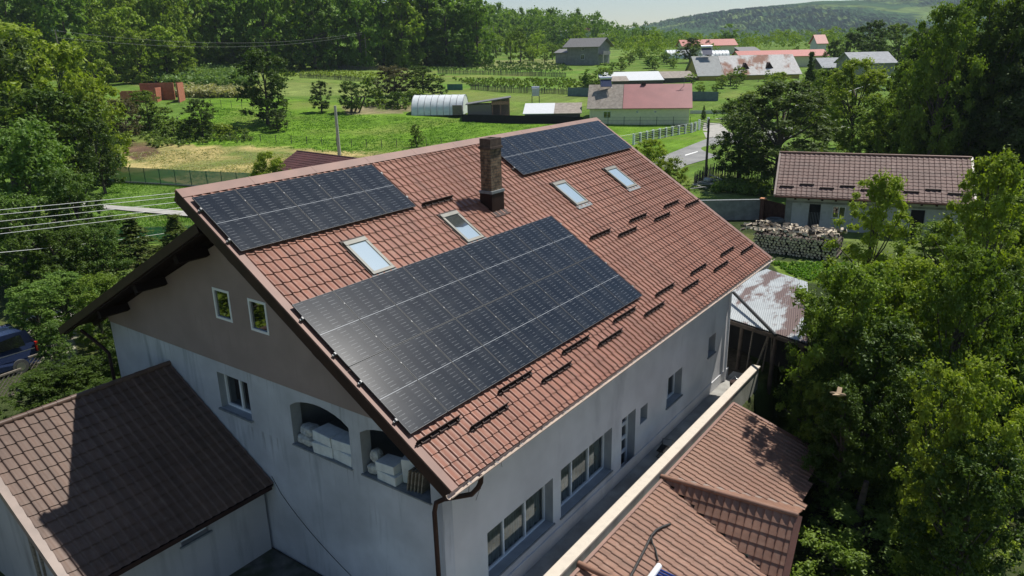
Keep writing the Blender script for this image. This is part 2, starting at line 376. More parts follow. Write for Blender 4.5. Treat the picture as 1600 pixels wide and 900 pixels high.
def leaf_mat(name, a, b, trans=.35, tcol=None, hue=0.5):
    m, nt, p, out = newmat(name); nt.nodes.remove(p)
    c, f = noise_col(nt, hue, a, b, .3, .7, 3)
    oi = nt.nodes.new('ShaderNodeObjectInfo'); hv = nt.nodes.new('ShaderNodeHueSaturation')
    mr = nt.nodes.new('ShaderNodeMapRange'); mr.inputs[3].default_value = .8; mr.inputs[4].default_value = 1.22
    nt.links.new(oi.outputs['Random'], mr.inputs[0]); nt.links.new(mr.outputs[0], hv.inputs['Value']); nt.links.new(c, hv.inputs['Color'])
    d = nt.nodes.new('ShaderNodeBsdfDiffuse'); t = nt.nodes.new('ShaderNodeBsdfTranslucent'); g = nt.nodes.new('ShaderNodeBsdfGlossy')
    g.inputs['Roughness'].default_value = .45; g.inputs['Color'].default_value = (.5, .55, .5, 1)
    nt.links.new(hv.outputs[0], d.inputs[0])
    tcn = mixc(nt, 1.0, hv.outputs[0], tcol or (1.25, 1.35, .5), 'MULTIPLY'); nt.links.new(tcn, t.inputs[0])
    m1 = nt.nodes.new('ShaderNodeMixShader'); m1.inputs[0].default_value = trans
    m2 = nt.nodes.new('ShaderNodeMixShader'); m2.inputs[0].default_value = .03
    nt.links.new(d.outputs[0], m1.inputs[1]); nt.links.new(t.outputs[0], m1.inputs[2])
    nt.links.new(m1.outputs[0], m2.inputs[1]); nt.links.new(g.outputs[0], m2.inputs[2]); nt.links.new(m2.outputs[0], out.inputs[0])
    return m
LF = {
 'bright': leaf_mat('leaves_yellow_green', (.17, .235, .022), (.30, .37, .04), .38),
 'mid':    leaf_mat('leaves_mid_green', (.095, .155, .016), (.185, .26, .030), .36),
 'dark':   leaf_mat('leaves_dark_green', (.040, .075, .011), (.10, .155, .022), .33),
 'walnut': leaf_mat('leaves_walnut_green', (.075, .145, .026), (.16, .25, .045), .33),
 'grey':   leaf_mat('leaves_grey_olive', (.075, .115, .030), (.125, .17, .045)),
 'brown':  leaf_mat('leaves_bronze', (.085, .075, .035), (.12, .105, .05)),
 'conifer':leaf_mat('needles_green', (.065, .10, .018), (.13, .17, .030), .2),
 'far':    leaf_mat('far_leaves', (.09, .175, .022), (.22, .33, .038), .38, hue=.05),
 'farbright': leaf_mat('far_leaves_bright', (.17, .26, .022), (.29, .38, .04), .38, hue=.06),
 'reed':   leaf_mat('reed_leaves', (.10, .17, .04), (.17, .25, .07), .3, hue=.2),
 'straw':  leaf_mat('straw_tops', (.30, .30, .14), (.42, .40, .20), .3, hue=.2),
 'weed':   leaf_mat('weed_leaves', (.13, .20, .035), (.22, .30, .07), .4, hue=.6),
 'grass':  leaf_mat('grass_blades', (.085, .19, .015), (.14, .27, .03), .4, hue=.4),
}
RNG = np.random.default_rng(7)
random.seed(11)

# ---------------------------------------------------------------- ground sheets
ZONES = []
def zone(pxpoly, col, var=0.0):
    ZONES.append((np.array([at(*p)[:2] for p in pxpoly]), col, var))
def inpoly(x, y, P):
    ins = np.zeros(x.shape, bool); j = len(P) - 1
    for i in range(len(P)):
        xi, yi = P[i]; xj, yj = P[j]
        c = ((yi > y) != (yj > y)) & (x < (xj - xi) * (y - yi) / (yj - yi + 1e-12) + xi)
        ins ^= c; j = i
    return ins
MEADOW = (.125, .235, .022); OLIVE = (.19, .23, .065); STRAW = (.42, .35, .145); DARKG = (.05, .09, .02)
zone([(290, 232), (275, 185), (330, 150), (470, 155), (640, 176), (1000, 190), (1120, 182), (1120, 215), (1030, 245), (620, 250), (480, 236)], MEADOW, 0)
zone([(160, 262), (200, 222), (330, 228), (480, 232), (640, 240), (560, 262), (450, 290), (300, 292)], STRAW, 1)
zone([(100, 92), (280, 96), (270, 128), (215, 134), (150, 118)], (.24, .25, .10), 1)
zone([(310, 98), (380, 100), (400, 118), (330, 112)], MEADOW, 0)
zone([(255, 108), (395, 118), (400, 150), (280, 155)], (.12, .20, .05), 1)
zone([(400, 126), (600, 134), (690, 140), (690, 150), (400, 150)], (.20, .26, .07), 1)
zone([(400, 100), (600, 105), (690, 112), (680, 135), (400, 124)], (.17, .25, .05), 1)
zone([(680, 112), (900, 108), (1000, 120), (900, 140), (690, 138)], (.13, .24, .035), 1)
zone([(560, 90), (870, 92), (880, 108), (560, 100)], (.22, .25, .09), 1)
zone([(940, 76), (1010, 76), (1020, 90), (950, 92)], (.15, .24, .05), 0)
zone([(700, 142), (920, 140), (920, 166), (700, 160)], (.16, .24, .045), 1)
zone([(535, 166), (660, 164), (660, 176), (540, 178)], (.24, .21, .12), 1)
zone([(185, 222), (240, 222), (252, 240), (215, 252), (190, 240)], (.13, .085, .055), 1)
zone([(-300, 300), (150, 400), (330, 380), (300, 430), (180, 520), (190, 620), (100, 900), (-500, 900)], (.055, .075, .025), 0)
zone([(30, 470), (118, 488), (118, 575), (60, 580), (38, 525)], (.40, .38, .33), 0)
zone([(1090, 300), (1120, 270), (1200, 285), (1210, 310), (1180, 320)], (.17, .22, .07), 1)
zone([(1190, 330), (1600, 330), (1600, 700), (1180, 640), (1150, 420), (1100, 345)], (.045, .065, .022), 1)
zone([(1200, 408), (1420, 415), (1420, 455), (1230, 440)], (.16, .24, .04), 0)
def build_ground():
    th = np.concatenate([np.radians(np.arange(-180, -48, 4.0)), np.radians(np.arange(-48, 46, .22)), np.radians(np.arange(46, 180, 4.0))])
    rr = np.concatenate([[0.0], np.geomspace(3, 5000, 520)])
    nT, nR = len(th), len(rr)
    T, Rr = np.meshgrid(th, rr, indexing='ij')
    X = CAM[0] + Rr * (FW[0] * np.cos(T) + RT[0] * np.sin(T)); Y = CAM[1] + Rr * (FW[1] * np.cos(T) + RT[1] * np.sin(T))
    Z = ter(X, Y)
    Z += .05 * np.sin(X * .31 + 1.3 * np.sin(Y * .23)) * np.clip((Rr - 40) / 40, 0, 1)
    V = np.stack([X.ravel(), Y.ravel(), Z.ravel()], 1)
    i = np.arange(nT)[:, None]; j = np.arange(nR - 1)[None, :]; i2 = (i + 1) % nT
    Q = np.stack(np.broadcast_arrays(i * nR + j, i2 * nR + j, i2 * nR + j + 1, i * nR + j + 1), -1).reshape(-1, 4)[:, ::-1]
    m, nt, p, out = newmat('grassland')
    ca = nt.nodes.new('ShaderNodeAttribute'); ca.attribute_name = 'land'
    n1, f1 = noise_col(nt, .22, (.62, .66, .6), (1.35, 1.3, 1.35), .3, .7, 6)
    n2, f2 = noise_col(nt, 4.0, (.7, .72, .7), (1.25, 1.22, 1.25), .3, .7, 6)
    c = mixc(nt, 1.0, ca.outputs['Color'], n1, 'MULTIPLY'); c = mixc(nt, 1.0, c, n2, 'MULTIPLY')
    st, f3 = noise_col(nt, .12, (0, 0, 0), (1, 1, 1), .48, .62, 7)
    k = mathn(nt, 'MULTIPLY', st, ca.outputs['Alpha']); c = mixc(nt, k, c, (.15, .20, .05))
    dry, f4 = noise_col(nt, .09, (0, 0, 0), (.5, .5, .5), .5, .68, 9); c = mixc(nt, dry, c, (.23, .235, .07))
    rw, f5 = noise_col(nt, .5, (.82, .84, .8), (1.15, 1.13, 1.15), .35, .65, 4, sc_vec=(2.6, .18, 1)); c = mixc(nt, 1.0, c, rw, 'MULTIPLY')
    nt.links.new(c, p.inputs['Base Color']); p.inputs['Roughness'].default_value = 1; p.inputs['Specular IOR Level'].default_value = .1
    tc = nt.nodes.new('ShaderNodeTexCoord'); nz = nt.nodes.new('ShaderNodeTexNoise'); nz.inputs['Scale'].default_value = 3; nz.inputs['Detail'].default_value = 8
    bp = nt.nodes.new('ShaderNodeBump'); bp.inputs['Strength'].default_value = .8; bp.inputs['Distance'].default_value = .25
    nt.links.new(tc.outputs['Object'], nz.inputs['Vector']); nt.links.new(nz.outputs['Fac'], bp.inputs['Height']); nt.links.new(bp.outputs[0], p.inputs['Normal'])
    me = npmesh('ground', V, Q, m, True)
    C = np.empty((len(V), 4), np.float32); C[:] = (.11, .195, .03, 0.35)
    x, y = V[:, 0], V[:, 1]
    k = (x > -14) & (x < 40) & (y < 1.5) & (y > -40); C[k, :3] = (.13, .12, .105); C[k, 3] = 0  # ground before the gable set neutral to cut green bounce on the wall
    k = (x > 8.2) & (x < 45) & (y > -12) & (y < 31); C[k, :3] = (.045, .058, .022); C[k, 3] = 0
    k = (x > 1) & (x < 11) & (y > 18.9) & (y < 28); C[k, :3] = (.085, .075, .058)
    for P, col, var in ZONES:
        k = inpoly(x, y, P); C[k, :3] = col; C[k, 3] = var
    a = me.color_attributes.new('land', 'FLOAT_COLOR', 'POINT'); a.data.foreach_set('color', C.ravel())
    o = bpy.data.objects.new('ground', me); COL.objects.link(o); tag(o, kind='structure')
build_ground()
def sheet(name, pxl, pxr, mat, dz, n=14):
    """strip whose two edges are polylines on the land"""
    mb = MB(); L = [at(*p) for p in pxl]; Rg = [at(*p) for p in pxr]; k = len(L)
    def samp(A, t):
        t *= (k - 1); i = min(int(t), k - 2); return A[i].lerp(A[i + 1], t - i)
    vs = []
    for a in range(n * (k - 1) + 1):
        t = a / (n * (k - 1))
        for b in range(4):
            P = samp(L, t).lerp(samp(Rg, t), b / 3); P.z = float(ter(P.x, P.y)) + dz; vs.append(P)
    fs = [(a * 4 + b, a * 4 + b + 1, a * 4 + b + 5, a * 4 + b + 4) for a in range(n * (k - 1)) for b in range(3)]
    mb.add(vs, fs); return tag(mb.build(name, mat), kind='structure')
sheet('road', [(985, 262), (1044, 241), (1105, 217), (1190, 196), (1260, 180)], [(1010, 300), (1072, 259), (1120, 245), (1230, 216), (1330, 200)], MT['asphalt'], .03)
sheet('road_marking', [(1070, 242.6), (1089.5, 237)], [(1071, 243.8), (1091, 238)], MT['paint'], .036, 4)
sheet('driveway', [(1103, 216), (1098, 203), (1100, 193)], [(1150, 212), (1135, 203), (1125, 193)], MT['path'], .036)
sheet('footpath', [(60, 312), (150, 321), (305, 333)], [(60, 319), (150, 327), (305, 341)], MT['path'], .13)

# ---------------------------------------------------------------- metal tile sheets
def tile_mesh(O, U, V, L, S, clip=None, pitch=.233, step=.351, amp=.034, lip=.024, nu=8, base=0.0, u0=0, v0=0, flip=False):
    O, U, V = Vector(O), Vector(U).normalized(), Vector(V).normalized(); N = U.cross(V)
    if N.z < 0: N = -N
    phs = np.array([0, .09, .14, .20, .31, .48, .66, .85]) if nu >= 8 else np.array([0, .09, .2, .35, .6])
    nw = int(math.ceil((L - u0) / pitch)); us = (np.arange(nw)[:, None] + phs[None, :]).ravel() * pitch + u0; us = np.append(us[us < L], L)
    vs_, hs = [], []
    k = 0
    while v0 + k * step < S:
        a = v0 + k * step; b = min(a + step, S)
        ff = min(1, (b - a) / step); und = .016 if ff > .3 else .002
        vs_ += [a - (.014 if k else 0), a + (b - a) * .5, b, b - und]; hs += [-.002, lip * .5 * ff, lip * ff, lip * ff - .008]
        k += 1
    vs_ = np.array(vs_); hs = np.array(hs)
    ph = (us / pitch) % 1.0
    ph = np.where(ph > .999, 0, ph)
    prof = amp * np.interp(ph, [0, .09, .14, .20, .31, .48, .66, .85, 1], [0, 0, .55, 1, 1, .72, .34, .08, 0])
    Ug, Vg = np.meshgrid(us, vs_, indexing='ij'); H = prof[:, None] + hs[None, :] + base
    On, Un, Vn, Nn = (np.array(a) for a in (O, U, V, N))
    P = On + Ug[..., None] * Un + Vg[..., None] * Vn + H[..., None] * Nn
    nU, nV = Ug.shape
    i = np.arange(nU - 1)[:, None]; j = np.arange(nV - 1)[None, :]
    Q = np.stack(np.broadcast_arrays(i * nV + j, (i + 1) * nV + j, (i + 1) * nV + j + 1, i * nV + j + 1), -1).reshape(-1, 4)
    if clip is not None:
        cu = Ug[:-1, :-1] + pitch / nu / 2; cv = (Vg[:-1, :-1] + Vg[1:, 1:]) / 2
        Q = Q[inpoly(cu.ravel(), cv.ravel(), np.array(clip))]
    if Un.dot(np.cross(Vn, Nn)) < 0: Q = Q[:, ::-1]
    return P.reshape(-1, 3), Q
def tiles(name, mat, parent, *a, **k):
    V, Q = tile_mesh(*a, **k); me = npmesh(name, V, Q, mat, False)
    o = bpy.data.objects.new(name, me); COL.objects.link(o); o.parent = parent; return o

# ================================================================ MAIN HOUSE
LH, SH = 19.74, 9.585
ca, sa = math.cos(AL), math.sin(AL)
def RP(u, v, h=0): return Vector((v * ca + h * sa, u, Z0 - v * sa + h * ca))
RU, RV, RN = Vector((0, 1, 0)), Vector((ca, 0, -sa)), Vector((sa, 0, ca))
house = empty('house', (0, 0, 0), 'large two storey house with long red brown metal tile roof in the foreground', 'house')
roof = tiles('roof', MT['tile'], house, RP(.16, .0, 0), RU, RV, LH - .32, SH, base=.0)
roof['label'] = 'red brown metal tile slope facing the camera'
# slab and soffit under the slope
mb = MB()
mb.obox(RP(.02, 0, -.04), RU * (LH - .04), RV * (SH - .06), -RN * .05)
for k in range(int(LH / .9) + 1):       # rafters
    y = min(.1 + k * .9, LH - .2); mb.obox(RP(y, .3, -.09), RU * .09, RV * (SH - .5), -RN * .14)
mb.build('soffit', MT['soffit'], house)
# verge flashing and ridge cap
for y0 in (-.03, LH - .17):
    mb = MB()
    mb.obox(RP(y0, 0, .028), RU * .20, RV * (SH + .02), RN * .012)
    mb.obox(RP(y0, 0, -.0), RU * (.02), RV * (SH + .02), RN * .028)
    mb.obox(RP(y0 + .18, 0, -.0), RU * (.02), RV * (SH + .02), RN * .028)
    mb.build('verge_flashing', MT['flash'], roof)
for y0 in (-.045, LH + .005):
    mb = MB(); mb.obox(RP(y0, -.02, -.26), RU * .03, RV * (SH + .03), RN * .28); mb.build('barge_board', MT['dkbrown'], roof)
mb = MB()
mb.obox(RP(-.05, -.04, .045), RU * (LH + .1), RV * .30, RN * .012)
mb.obox(Vector((-.06, -.05, Z0 - .30)), (0, LH + .1, 0), (.012, 0, 0), (0, 0, .34))
for k in range(10): mb.obox(RP(-.05 + k * 2.0, -.045, .057), RU * .05, RV * .31, RN * .004)
mb.build('ridge_cap', MT['flash'], roof)
# snow guards
gm = MB()
gm.obox((0, 0, 0.02), (0, 1.36, 0), RV * .014, RN * .11); gm.obox((0, 0, .014), (0, 1.36, 0), RV * .075, RN * .012)
for k in range(5): gm.obox(Vector((0, .1 + k * .28, 0)) + RV * .012, (0, .03, 0), RV * .06, RN * .06)
g0 = gm.build('snow_guard', MT['dkbrown'], roof)
low = [(.09, 8.40), (1.43, 8.75)]
for k in range(1, 7): low += [(.09 + 2.76 * k, 8.38), (1.45 + 2.76 * k + (.03 if k > 2 else 0), 8.73)]
spots = low + [(11.13, 5.54), (12.55, 5.88), (13.94, 5.52), (15.35, 5.88), (16.79, 5.52), (18.18, 5.86), (6.12, 2.36)]
for k, (u, v) in enumerate(spots):
    g = g0 if k == 0 else g0.copy()
    if k: COL.objects.link(g)
    g.location = RP(u, v, .048)
# left slope: shallower, tucked under the right one
TL = math.atan(.505)
L0 = Vector((.55, 0, Z0 - .95 + .505 * .55)); LV = Vector((-math.cos(TL), 0, -math.sin(TL))); LN = Vector((-math.sin(TL), 0, math.cos(TL)))
SL = 8.8 / math.cos(TL)
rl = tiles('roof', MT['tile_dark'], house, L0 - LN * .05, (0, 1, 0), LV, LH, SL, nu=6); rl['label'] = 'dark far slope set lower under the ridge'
mb = MB(); mb.obox(L0 - LN * .08, (0, LH, 0), LV * SL, -LN * .05)
for y in (.02, .95 + .0, 6, 12, LH - .2): mb.obox(L0 - LN * .13 + Vector((0, y, 0)), (0, .12, 0), LV * (SL - .1), -LN * .16)
for s_ in (1.6, 4.2, 6.9): mb.obox(L0 + LV * s_ - LN * .29 + Vector((0, .1, 0)), (0, 1.1, 0), LV * .2, -LN * .22)
for s_ in (2.0, 5.2): mb.obox(RP(.1, s_, -.23), RU * 1.1, RV * .2, -RN * .22)
mb.build('soffit', MT['soffit'], house)
mb = MB(); mb.obox(L0 - LN * .24 + Vector((0, -.03, 0)), (0, .03, 0), LV * (SL + .02), LN * .23)
mb.build('barge_board', MT['dkbrown'], rl)

# ---- gable wall (plane y = .99, outside towards -y)
GY, WX = .99, 6.91
def gp(a, b, c): return Vector((a, GY + c, Z0 + b))
def arch(x0, x1, zb, zs, zt, n=9):
    pts = [(x0, zb), (x1, zb), (x1, zs)]
    for k in range(1, n): t = k / n; pts.append((x1 + (x0 - x1) * t, zs + (zt - zs) * math.sin(math.pi * t) ** .7))
    pts.append((x0, zs)); return pts
winL = [(-1.24, -6.37), (.14, -6.37), (.14, -5.28), (-1.24, -5.28)]
A1 = arch(1.87, 4.04, -6.55, -5.44, -5.15); A2 = arch(4.42, 6.58, -6.55, -5.44, -5.15)
mb = MB()
mb.poly([(-WX, -11.2), (WX, -11.2), (WX, -4.93), (-WX, -4.93)], [winL, A1, A2], gp, .32, 0, 1)
mb.build('wall', [MT['grey'], MT['reveal']], house)['label'] = 'bluish grey lower gable wall'
at1 = [(-.79, -3.60), (-.08, -3.60), (-.08, -2.74), (-.79, -2.74)]; at2 = [(.72, -3.63), (1.46, -3.63), (1.46, -2.77), (.72, -2.77)]
mb = MB()
mb.poly([(-WX - .02, -4.93), (WX + .02, -4.93), (WX + .02, -4.80), (.35, -.62), (.2, -1.27), (-WX - .02, -4.72)], [at1, at2],
        lambda a, b, c: gp(a, b, c - .025), .32, 0, 0)
mb.build('wall', MT['beige'], house)['label'] = 'beige upper gable wall'
def window(parent, O, U, W, N, w, h, mull=(), bars=(), fw=.06, glass='glass', inset=.0, sill=True, curtain=None, name='window', depthf=.07, sill_w=.1):
    """O lower left corner on the frame plane, U along, W up, N outward"""
    O, U, W, N = map(Vector, (O, U, W, N)); mb = MB()
    def bx(a0, b0, a1, b1, d0=-depthf, d1=0): mb.obox(O + U * a0 + W * b0 + N * d0, U * (a1 - a0), W * (b1 - b0), N * (d1 - d0))
    bx(0, 0, w, fw); bx(0, h - fw, w, h); bx(0, fw, fw, h - fw); bx(w - fw, fw, w, h - fw)
    for m_ in mull: bx(m_ - fw * .55, fw, m_ + fw * .55, h - fw, -depthf, .004)
    for b_ in bars: bx(fw, b_ - .02, w - fw, b_ + .02, -depthf, -.004)
    e = bpy.data.objects.new(name, None)
    fr = mb.build(name, MT['whiteframe'], parent)
    g = MB(); g.quad(*[O + U * a + W * b - N * .045 for a, b in ((fw * .5, fw * .5), (w - fw * .5, fw * .5), (w - fw * .5, h - fw * .5), (fw * .5, h - fw * .5))])
    g.build('pane', MT[glass], fr)
    bpy.data.objects.remove(e)
    if sill:
        s = MB(); s.obox(O - U * .06 - W * .05 + N * 0.002, U * (w + .12), W * .045, N * (inset + sill_w)); s.build('sill', MT['sill'], fr)
    if curtain:
        c = MB(); n = 60; vs = []
        for i in range(n + 1):
            a = w * i / n; d = .14 + .035 * math.sin(i * 1.3) + .015 * math.sin(i * 2.9)
            vs += [O + U * a - N * d, O + U * a + W * h - N * d]
        c.add(vs, [(2 * i, 2 * i + 2, 2 * i + 3, 2 * i + 1) for i in range(n)], 0, True); c.build('curtain', MT[curtain], fr)
    return fr
EX, EZ, EY = Vector((1, 0, 0)), Vector((0, 0, 1)), Vector((0, 1, 0))
for a in (at1, at2):
    window(house, (a[0][0], GY - .035, Z0 + a[0][1]), EX, EZ, -EY, .73, .86, fw=.065, glass='glassmirror', sill=False)
window(house, (-1.24, GY + .2, Z0 - 6.37), EX, EZ, -EY, 1.38, 1.09, mull=(.72,), fw=.07, glass='glassdark', inset=.2, sill_w=.08)
# recess behind the arches
mb = MB()
x0, x1, z0, z1, yb = 1.6, 6.6, Z0 - 6.62, Z0 - 4.95, GY + 2.4
mb.quad((x0, GY + .31, z0), (x1, GY + .31, z0), (x1, yb, z0), (x0, yb, z0)); mb.quad((x0, yb, z0), (x1, yb, z0), (x1, yb, z1), (x0, yb, z1))
mb.quad((x0, GY + .31, z1), (x0, yb, z1), (x1, yb, z1), (x1, GY + .31, z1)); mb.quad((x0, GY + .31, z0), (x0, yb, z0), (x0, yb, z1), (x0, GY + .31, z1))
mb.quad((x1, GY + .31, z0), (x1, GY + .31, z1), (x1, yb, z1), (x1, yb, z0))
mb.build('loggia', MT['conchouse'], house)
mb = MB()
for (a, b) in ((1.84, 4.07), (4.39, 6.61)):
    mb.obox((a, GY - .05, Z0 - 6.57), (b - a, 0, 0), (0, .40, 0), (0, 0, .035))
mb.build('ledge', MT['sill'], house)
# ---- right wall (plane x = WX, outside +x)
def sp(a, b, c): return Vector((WX - c, a, Z0 + b))
def rc(y0, y1, zb, zt): return [(y0, zb), (y1, zb), (y1, zt), (y0, zt)]
openings = [rc(2.52, 5.46, -9.58, -8.13), rc(5.87, 8.82, -9.62, -8.10), rc(9.47, 10.42, -10.28, -8.14), rc(10.77, 11.3, -8.9, -8.3), rc(12.83, 14.1, -9.16, -8.05), rc(16.58, 17.3, -8.58, -7.77)]
YF = 18.85
mb = MB(); mb.poly([(GY + .322, -11.2), (YF, -11.2), (YF, -4.78), (GY + .322, -4.78)], openings, sp, .30, 0, 1)
mb.build('wall', [MT['greyside'], MT['reveal']], house)['label'] = 'light grey wall along the terrace'
mb = MB()
mb.box((-WX, YF - .3, 0), (WX - .31, YF, Z0 - 4.8)); mb.box((-WX, GY + .33, -.8), (-WX + .3, YF - .31, Z0 - 4.75))
mb.poly([(-WX, -4.8), (WX - .31, -4.8), (.35, -.62), (.2, -1.27), (-WX, -4.72)], [], lambda a, b, c: Vector((a, YF - c, Z0 + b)), .3)
mb.build('wall', MT['greywarm'], house)
FX = WX - .27
for (y0, wd, zb, ht, mul) in ((2.52, 2.94, -9.58, 1.45, (1.0, 1.98)), (5.87, 2.95, -9.62, 1.52, (1.0, 1.98))):
    fr = window(house, (FX, y0, Z0 + zb), EY, EZ, EX, wd, ht, mull=mul, fw=.055, glass='glass', inset=.27, sill_w=.04, curtain='curtain')
    s = MB(); s.obox((FX - .16, y0 + .05, Z0 + zb + .38), (0, wd - .1, 0), (.0, 0, .13), (.02, 0, 0)); s.build('coping_reflection', MT['strip'], fr)  # strip added behind the glass to imitate the reflected sunlit coping
window(house, (FX, 9.47, Z0 - 10.26), EY, EZ, EX, .95, 2.12, mull=(.475,), bars=(.55, .62, 1.05, 1.12, 1.55, 1.62), fw=.09, glass='glassdark', sill=False, name='door')
fr = window(house, (FX, 12.83, Z0 - 9.16), EY, EZ, EX, 1.27, 1.11, mull=(.66,), fw=.065, glass='glassdark', inset=.27, sill_w=.06)
window(house, (FX, 16.58, Z0 - 8.58), EY, EZ, EX, .72, .81, fw=.06, glass='glassdark', inset=.27, sill_w=.05)
mb = MB(); mb.box((FX - .02, 10.72, Z0 - 8.95), (FX, 11.35, Z0 - 8.25)); mb.build('niche', MT['reveal'], house)
mb = MB(); mb.obox((WX + .002, GY - .02, 0.1), (0, 18, 0), (.03, 0, 0), (0, 0, .42)); 
mb.build('plinth', MT['greyside'], house)
mb = MB(); mb.obox((-WX, GY - .09, -1.2), (2 * WX, 0, 0), (0, .086, 0), (0, 0, .95)); mb.build('plinth', MT['concrete'], house)
# gutter
mb = MB(); gx, gz, gr = SH * ca + .03, Z0 - SH * sa - .05, .075
n = 8; vs = []
for yy in (-.12, LH + .08):
    for k in range(n + 1):
        t = math.pi + math.pi * k / n; vs.append((gx + gr * math.cos(t), yy, gz + gr * math.sin(t)))
    for k in range(n + 1):
        t = math.pi + math.pi * k / n; vs.append((gx + (gr - .012) * math.cos(t), yy, gz + (gr - .012) * math.sin(t)))
m_ = 2 * (n + 1)
fs = [(k, k + 1, m_ + k + 1, m_ + k) for k in range(n)] + [(n + 1 + k, m_ + n + 1 + k, m_ + n + 2 + k, n + 2 + k) for k in range(n)]
fs += [(n, 2 * n + 1, m_ + 2 * n + 1, m_ + n), (0, m_, m_ + n + 1, n + 1)]
mb.add(vs, fs, 0, False)
mb.obox((gx + gr - .004, -.12, gz - .012), (0, LH + .2, 0), (.022, 0, 0), (0, 0, .024))
gut = mb.build('gutter', MT['gutter'], house)
mb = MB(); mb.obox((gx - gr, 0, gz + .004), (2 * gr + .02, 0, 0), (0, .03, 0), (0, 0, .006))
gb = mb.build('bracket', MT['alu'], gut, (0, .5, 0))
for k in range(1, 22):
    b_ = gb.copy(); COL.objects.link(b_); b_.location = (0, .5 + k * .9, 0)
mb = MB(); mb.obox(RP(-.03, SH - .05, -.2), RU * (LH + .06), RV * .03, RN * .2); mb.build('fascia', MT['dkbrown'], house)
# downpipes
mb = MB()
mb.tube([(gx, .9, gz - .05), (gx, .88, gz - .2), (gx - .06, .86, gz - .34), (7.9, .83, Z0 - 5.74), (7.15, .80, Z0 - 6.12), (6.93, .78, Z0 - 6.28), (6.86, .78, Z0 - 6.55), (6.84, .82, -.5)], .055, 10)
mb.build('downpipe', MT['dkbrown'], house)
mb = MB()
mb.tube([(-WX - 1.0, .5, Z0 - 5.3), (-WX - .3, .7, Z0 - 5.75), (-WX - .08, .8, Z0 - 6.0), (-WX - .08, .8, 0)], .055, 10); mb.build('downpipe', MT['dkbrown'], house)
mb = MB()
mb.tube([(gx, LH - .3, gz - .06), (gx - .05, LH - .3, gz - .25), (WX + .1, YF - .35, gz - .75), (WX + .07, YF - .4, gz - .9), (WX + .07, YF - .4, .1)], .05, 10); mb.build('downpipe', MT['greyside'], house)
# loose wires on the walls
mb = MB()
mb.tube([(WX + .02, 1.9, Z0 - 5.2), (WX + .12, 1.86, Z0 - 5.9), (WX + .05, 1.84, Z0 - 6.6), (WX + .12, 2.2, Z0 - 6.66)], .008, 5)
mb.tube([(WX + .02, 1.95, Z0 - 5.2), (WX + .06, 2.1, Z0 - 6.0), (WX + .08, 2.2, Z0 - 6.7), (WX + .04, 2.1, Z0 - 6.95)], .006, 5)
mb.tube([(WX + .02, 3.0, Z0 - 5.0), (WX + .03, 3.02, Z0 - 6.0), (WX + .03, 3.15, Z0 - 6.6)], .005, 5)
mb.build('loose_cable', MT['black'], house)
mb = MB()
mb.tube([(0.7 + 3.9 * t + .0, GY - .02, Z0 - 7.9 - 2.3 * t ** .7 - .1 * math.sin(3 * t)) for t in [i / 12 for i in range(13)]], .007, 5)
mb.build('wall_cable', MT['black'], house)
# skylights
for (u0, u1, dark) in ((2.68, 3.42, 0), (6.36, 7.10, 1), (12.32, 13.10, 0), (16.04, 16.88, 0)):
    v0_, v1_ = 2.90, 4.12; mb = MB(); fwd = .085
    def pb(a0, b0, a1, b1, h0, h1): mb.obox(RP(a0, b0, h0), RU * (a1 - a0), RV * (b1 - b0), RN * (h1 - h0))
    pb(u0, v0_, u1, v0_ + .13, .0, .105); pb(u0, v1_ - .09, u1, v1_, .0, .085); pb(u0, v0_ + .13, u0 + fwd, v1_ - .09, .0, .09); pb(u1 - fwd, v0_ + .13, u1, v1_ - .09, .0, .09)
    sk = mb.build('skylight', MT['skyframe'], house)
    mb = MB(); mb.quad(*[RP(a, b, .072) for a, b in ((u0 + fwd, v0_ + .13), (u0 + fwd, v1_ - .09), (u1 - fwd, v1_ - .09), (u1 - fwd, v0_ + .13))]); mb.build('pane', MT['skyglass'], sk)
    if dark:
        mb = MB(); vm = v0_ + .62; mb.quad(*[RP(a, b, .075) for a, b in ((u0 + fwd, v0_ + .13), (u0 + fwd, vm - .05), (.5 * (u0 + u1), vm + .03), (u1 - fwd, vm + .0), (u1 - fwd, v0_ + .13))]); mb.build('pane', MT['skyglassdark'], sk)
    mb = MB(); mb.obox(RP(u0 - .04, v0_ - .08, .002), RU * (u1 - u0 + .08), RV * .075, RN * .06); mb.obox(RP(u0 - .045, v0_, .002), RU * .04, RV * 1.22, RN * .05); mb.obox(RP(u1 + .005, v0_, .002), RU * .04, RV * 1.22, RN * .05)
    mb.build('flashing', MT['dkbrown'], sk)
    mb = MB(); mb.obox(RP(u0 - .05, v1_ + .005, .03), RU * (u1 - u0 + .14), RV * .16, RN * .018); mb.build('apron', MT['sill'], sk)
# chimney
cu0, cu1, cv = 8.46, 9.02, 3.30
cx1, cx0 = cv * ca, 2.84 * ca - .02; cy0, cy1 = cu0, cu1
def uvbox(name, a, b, mat, parent):
    mb = MB(); mb.box(a, b); o = mb.build(name, mat, parent); uv = o.data.uv_layers.new(name='UVMap')
    for poly in o.data.polygons:
        for li in poly.loop_indices:
            co = o.data.vertices[o.data.loops[li].vertex_index].co
            uv.data[li].uv = (co.x + co.y, co.z) if abs(poly.normal.z) < .5 else (co.x, co.y)
    return o
zb = Z0 - cv * sa
chim = uvbox('chimney', (cx0, cy0 + .01, zb + .6), (cx1 - .01, cy1 - .01, zb + 2.12), MT['brick'], house)
mb = MB(); mb.box((cx0 - .03, cy0 - .03, zb - .1), (cx1 + .03, cy1 + .03, zb + .58))
mb.obox(RP(cu0 - .12, cv + .03, .03), RU * .8, RV * .22, RN * .015); mb.build('flashing', MT['dkbrown'], chim)
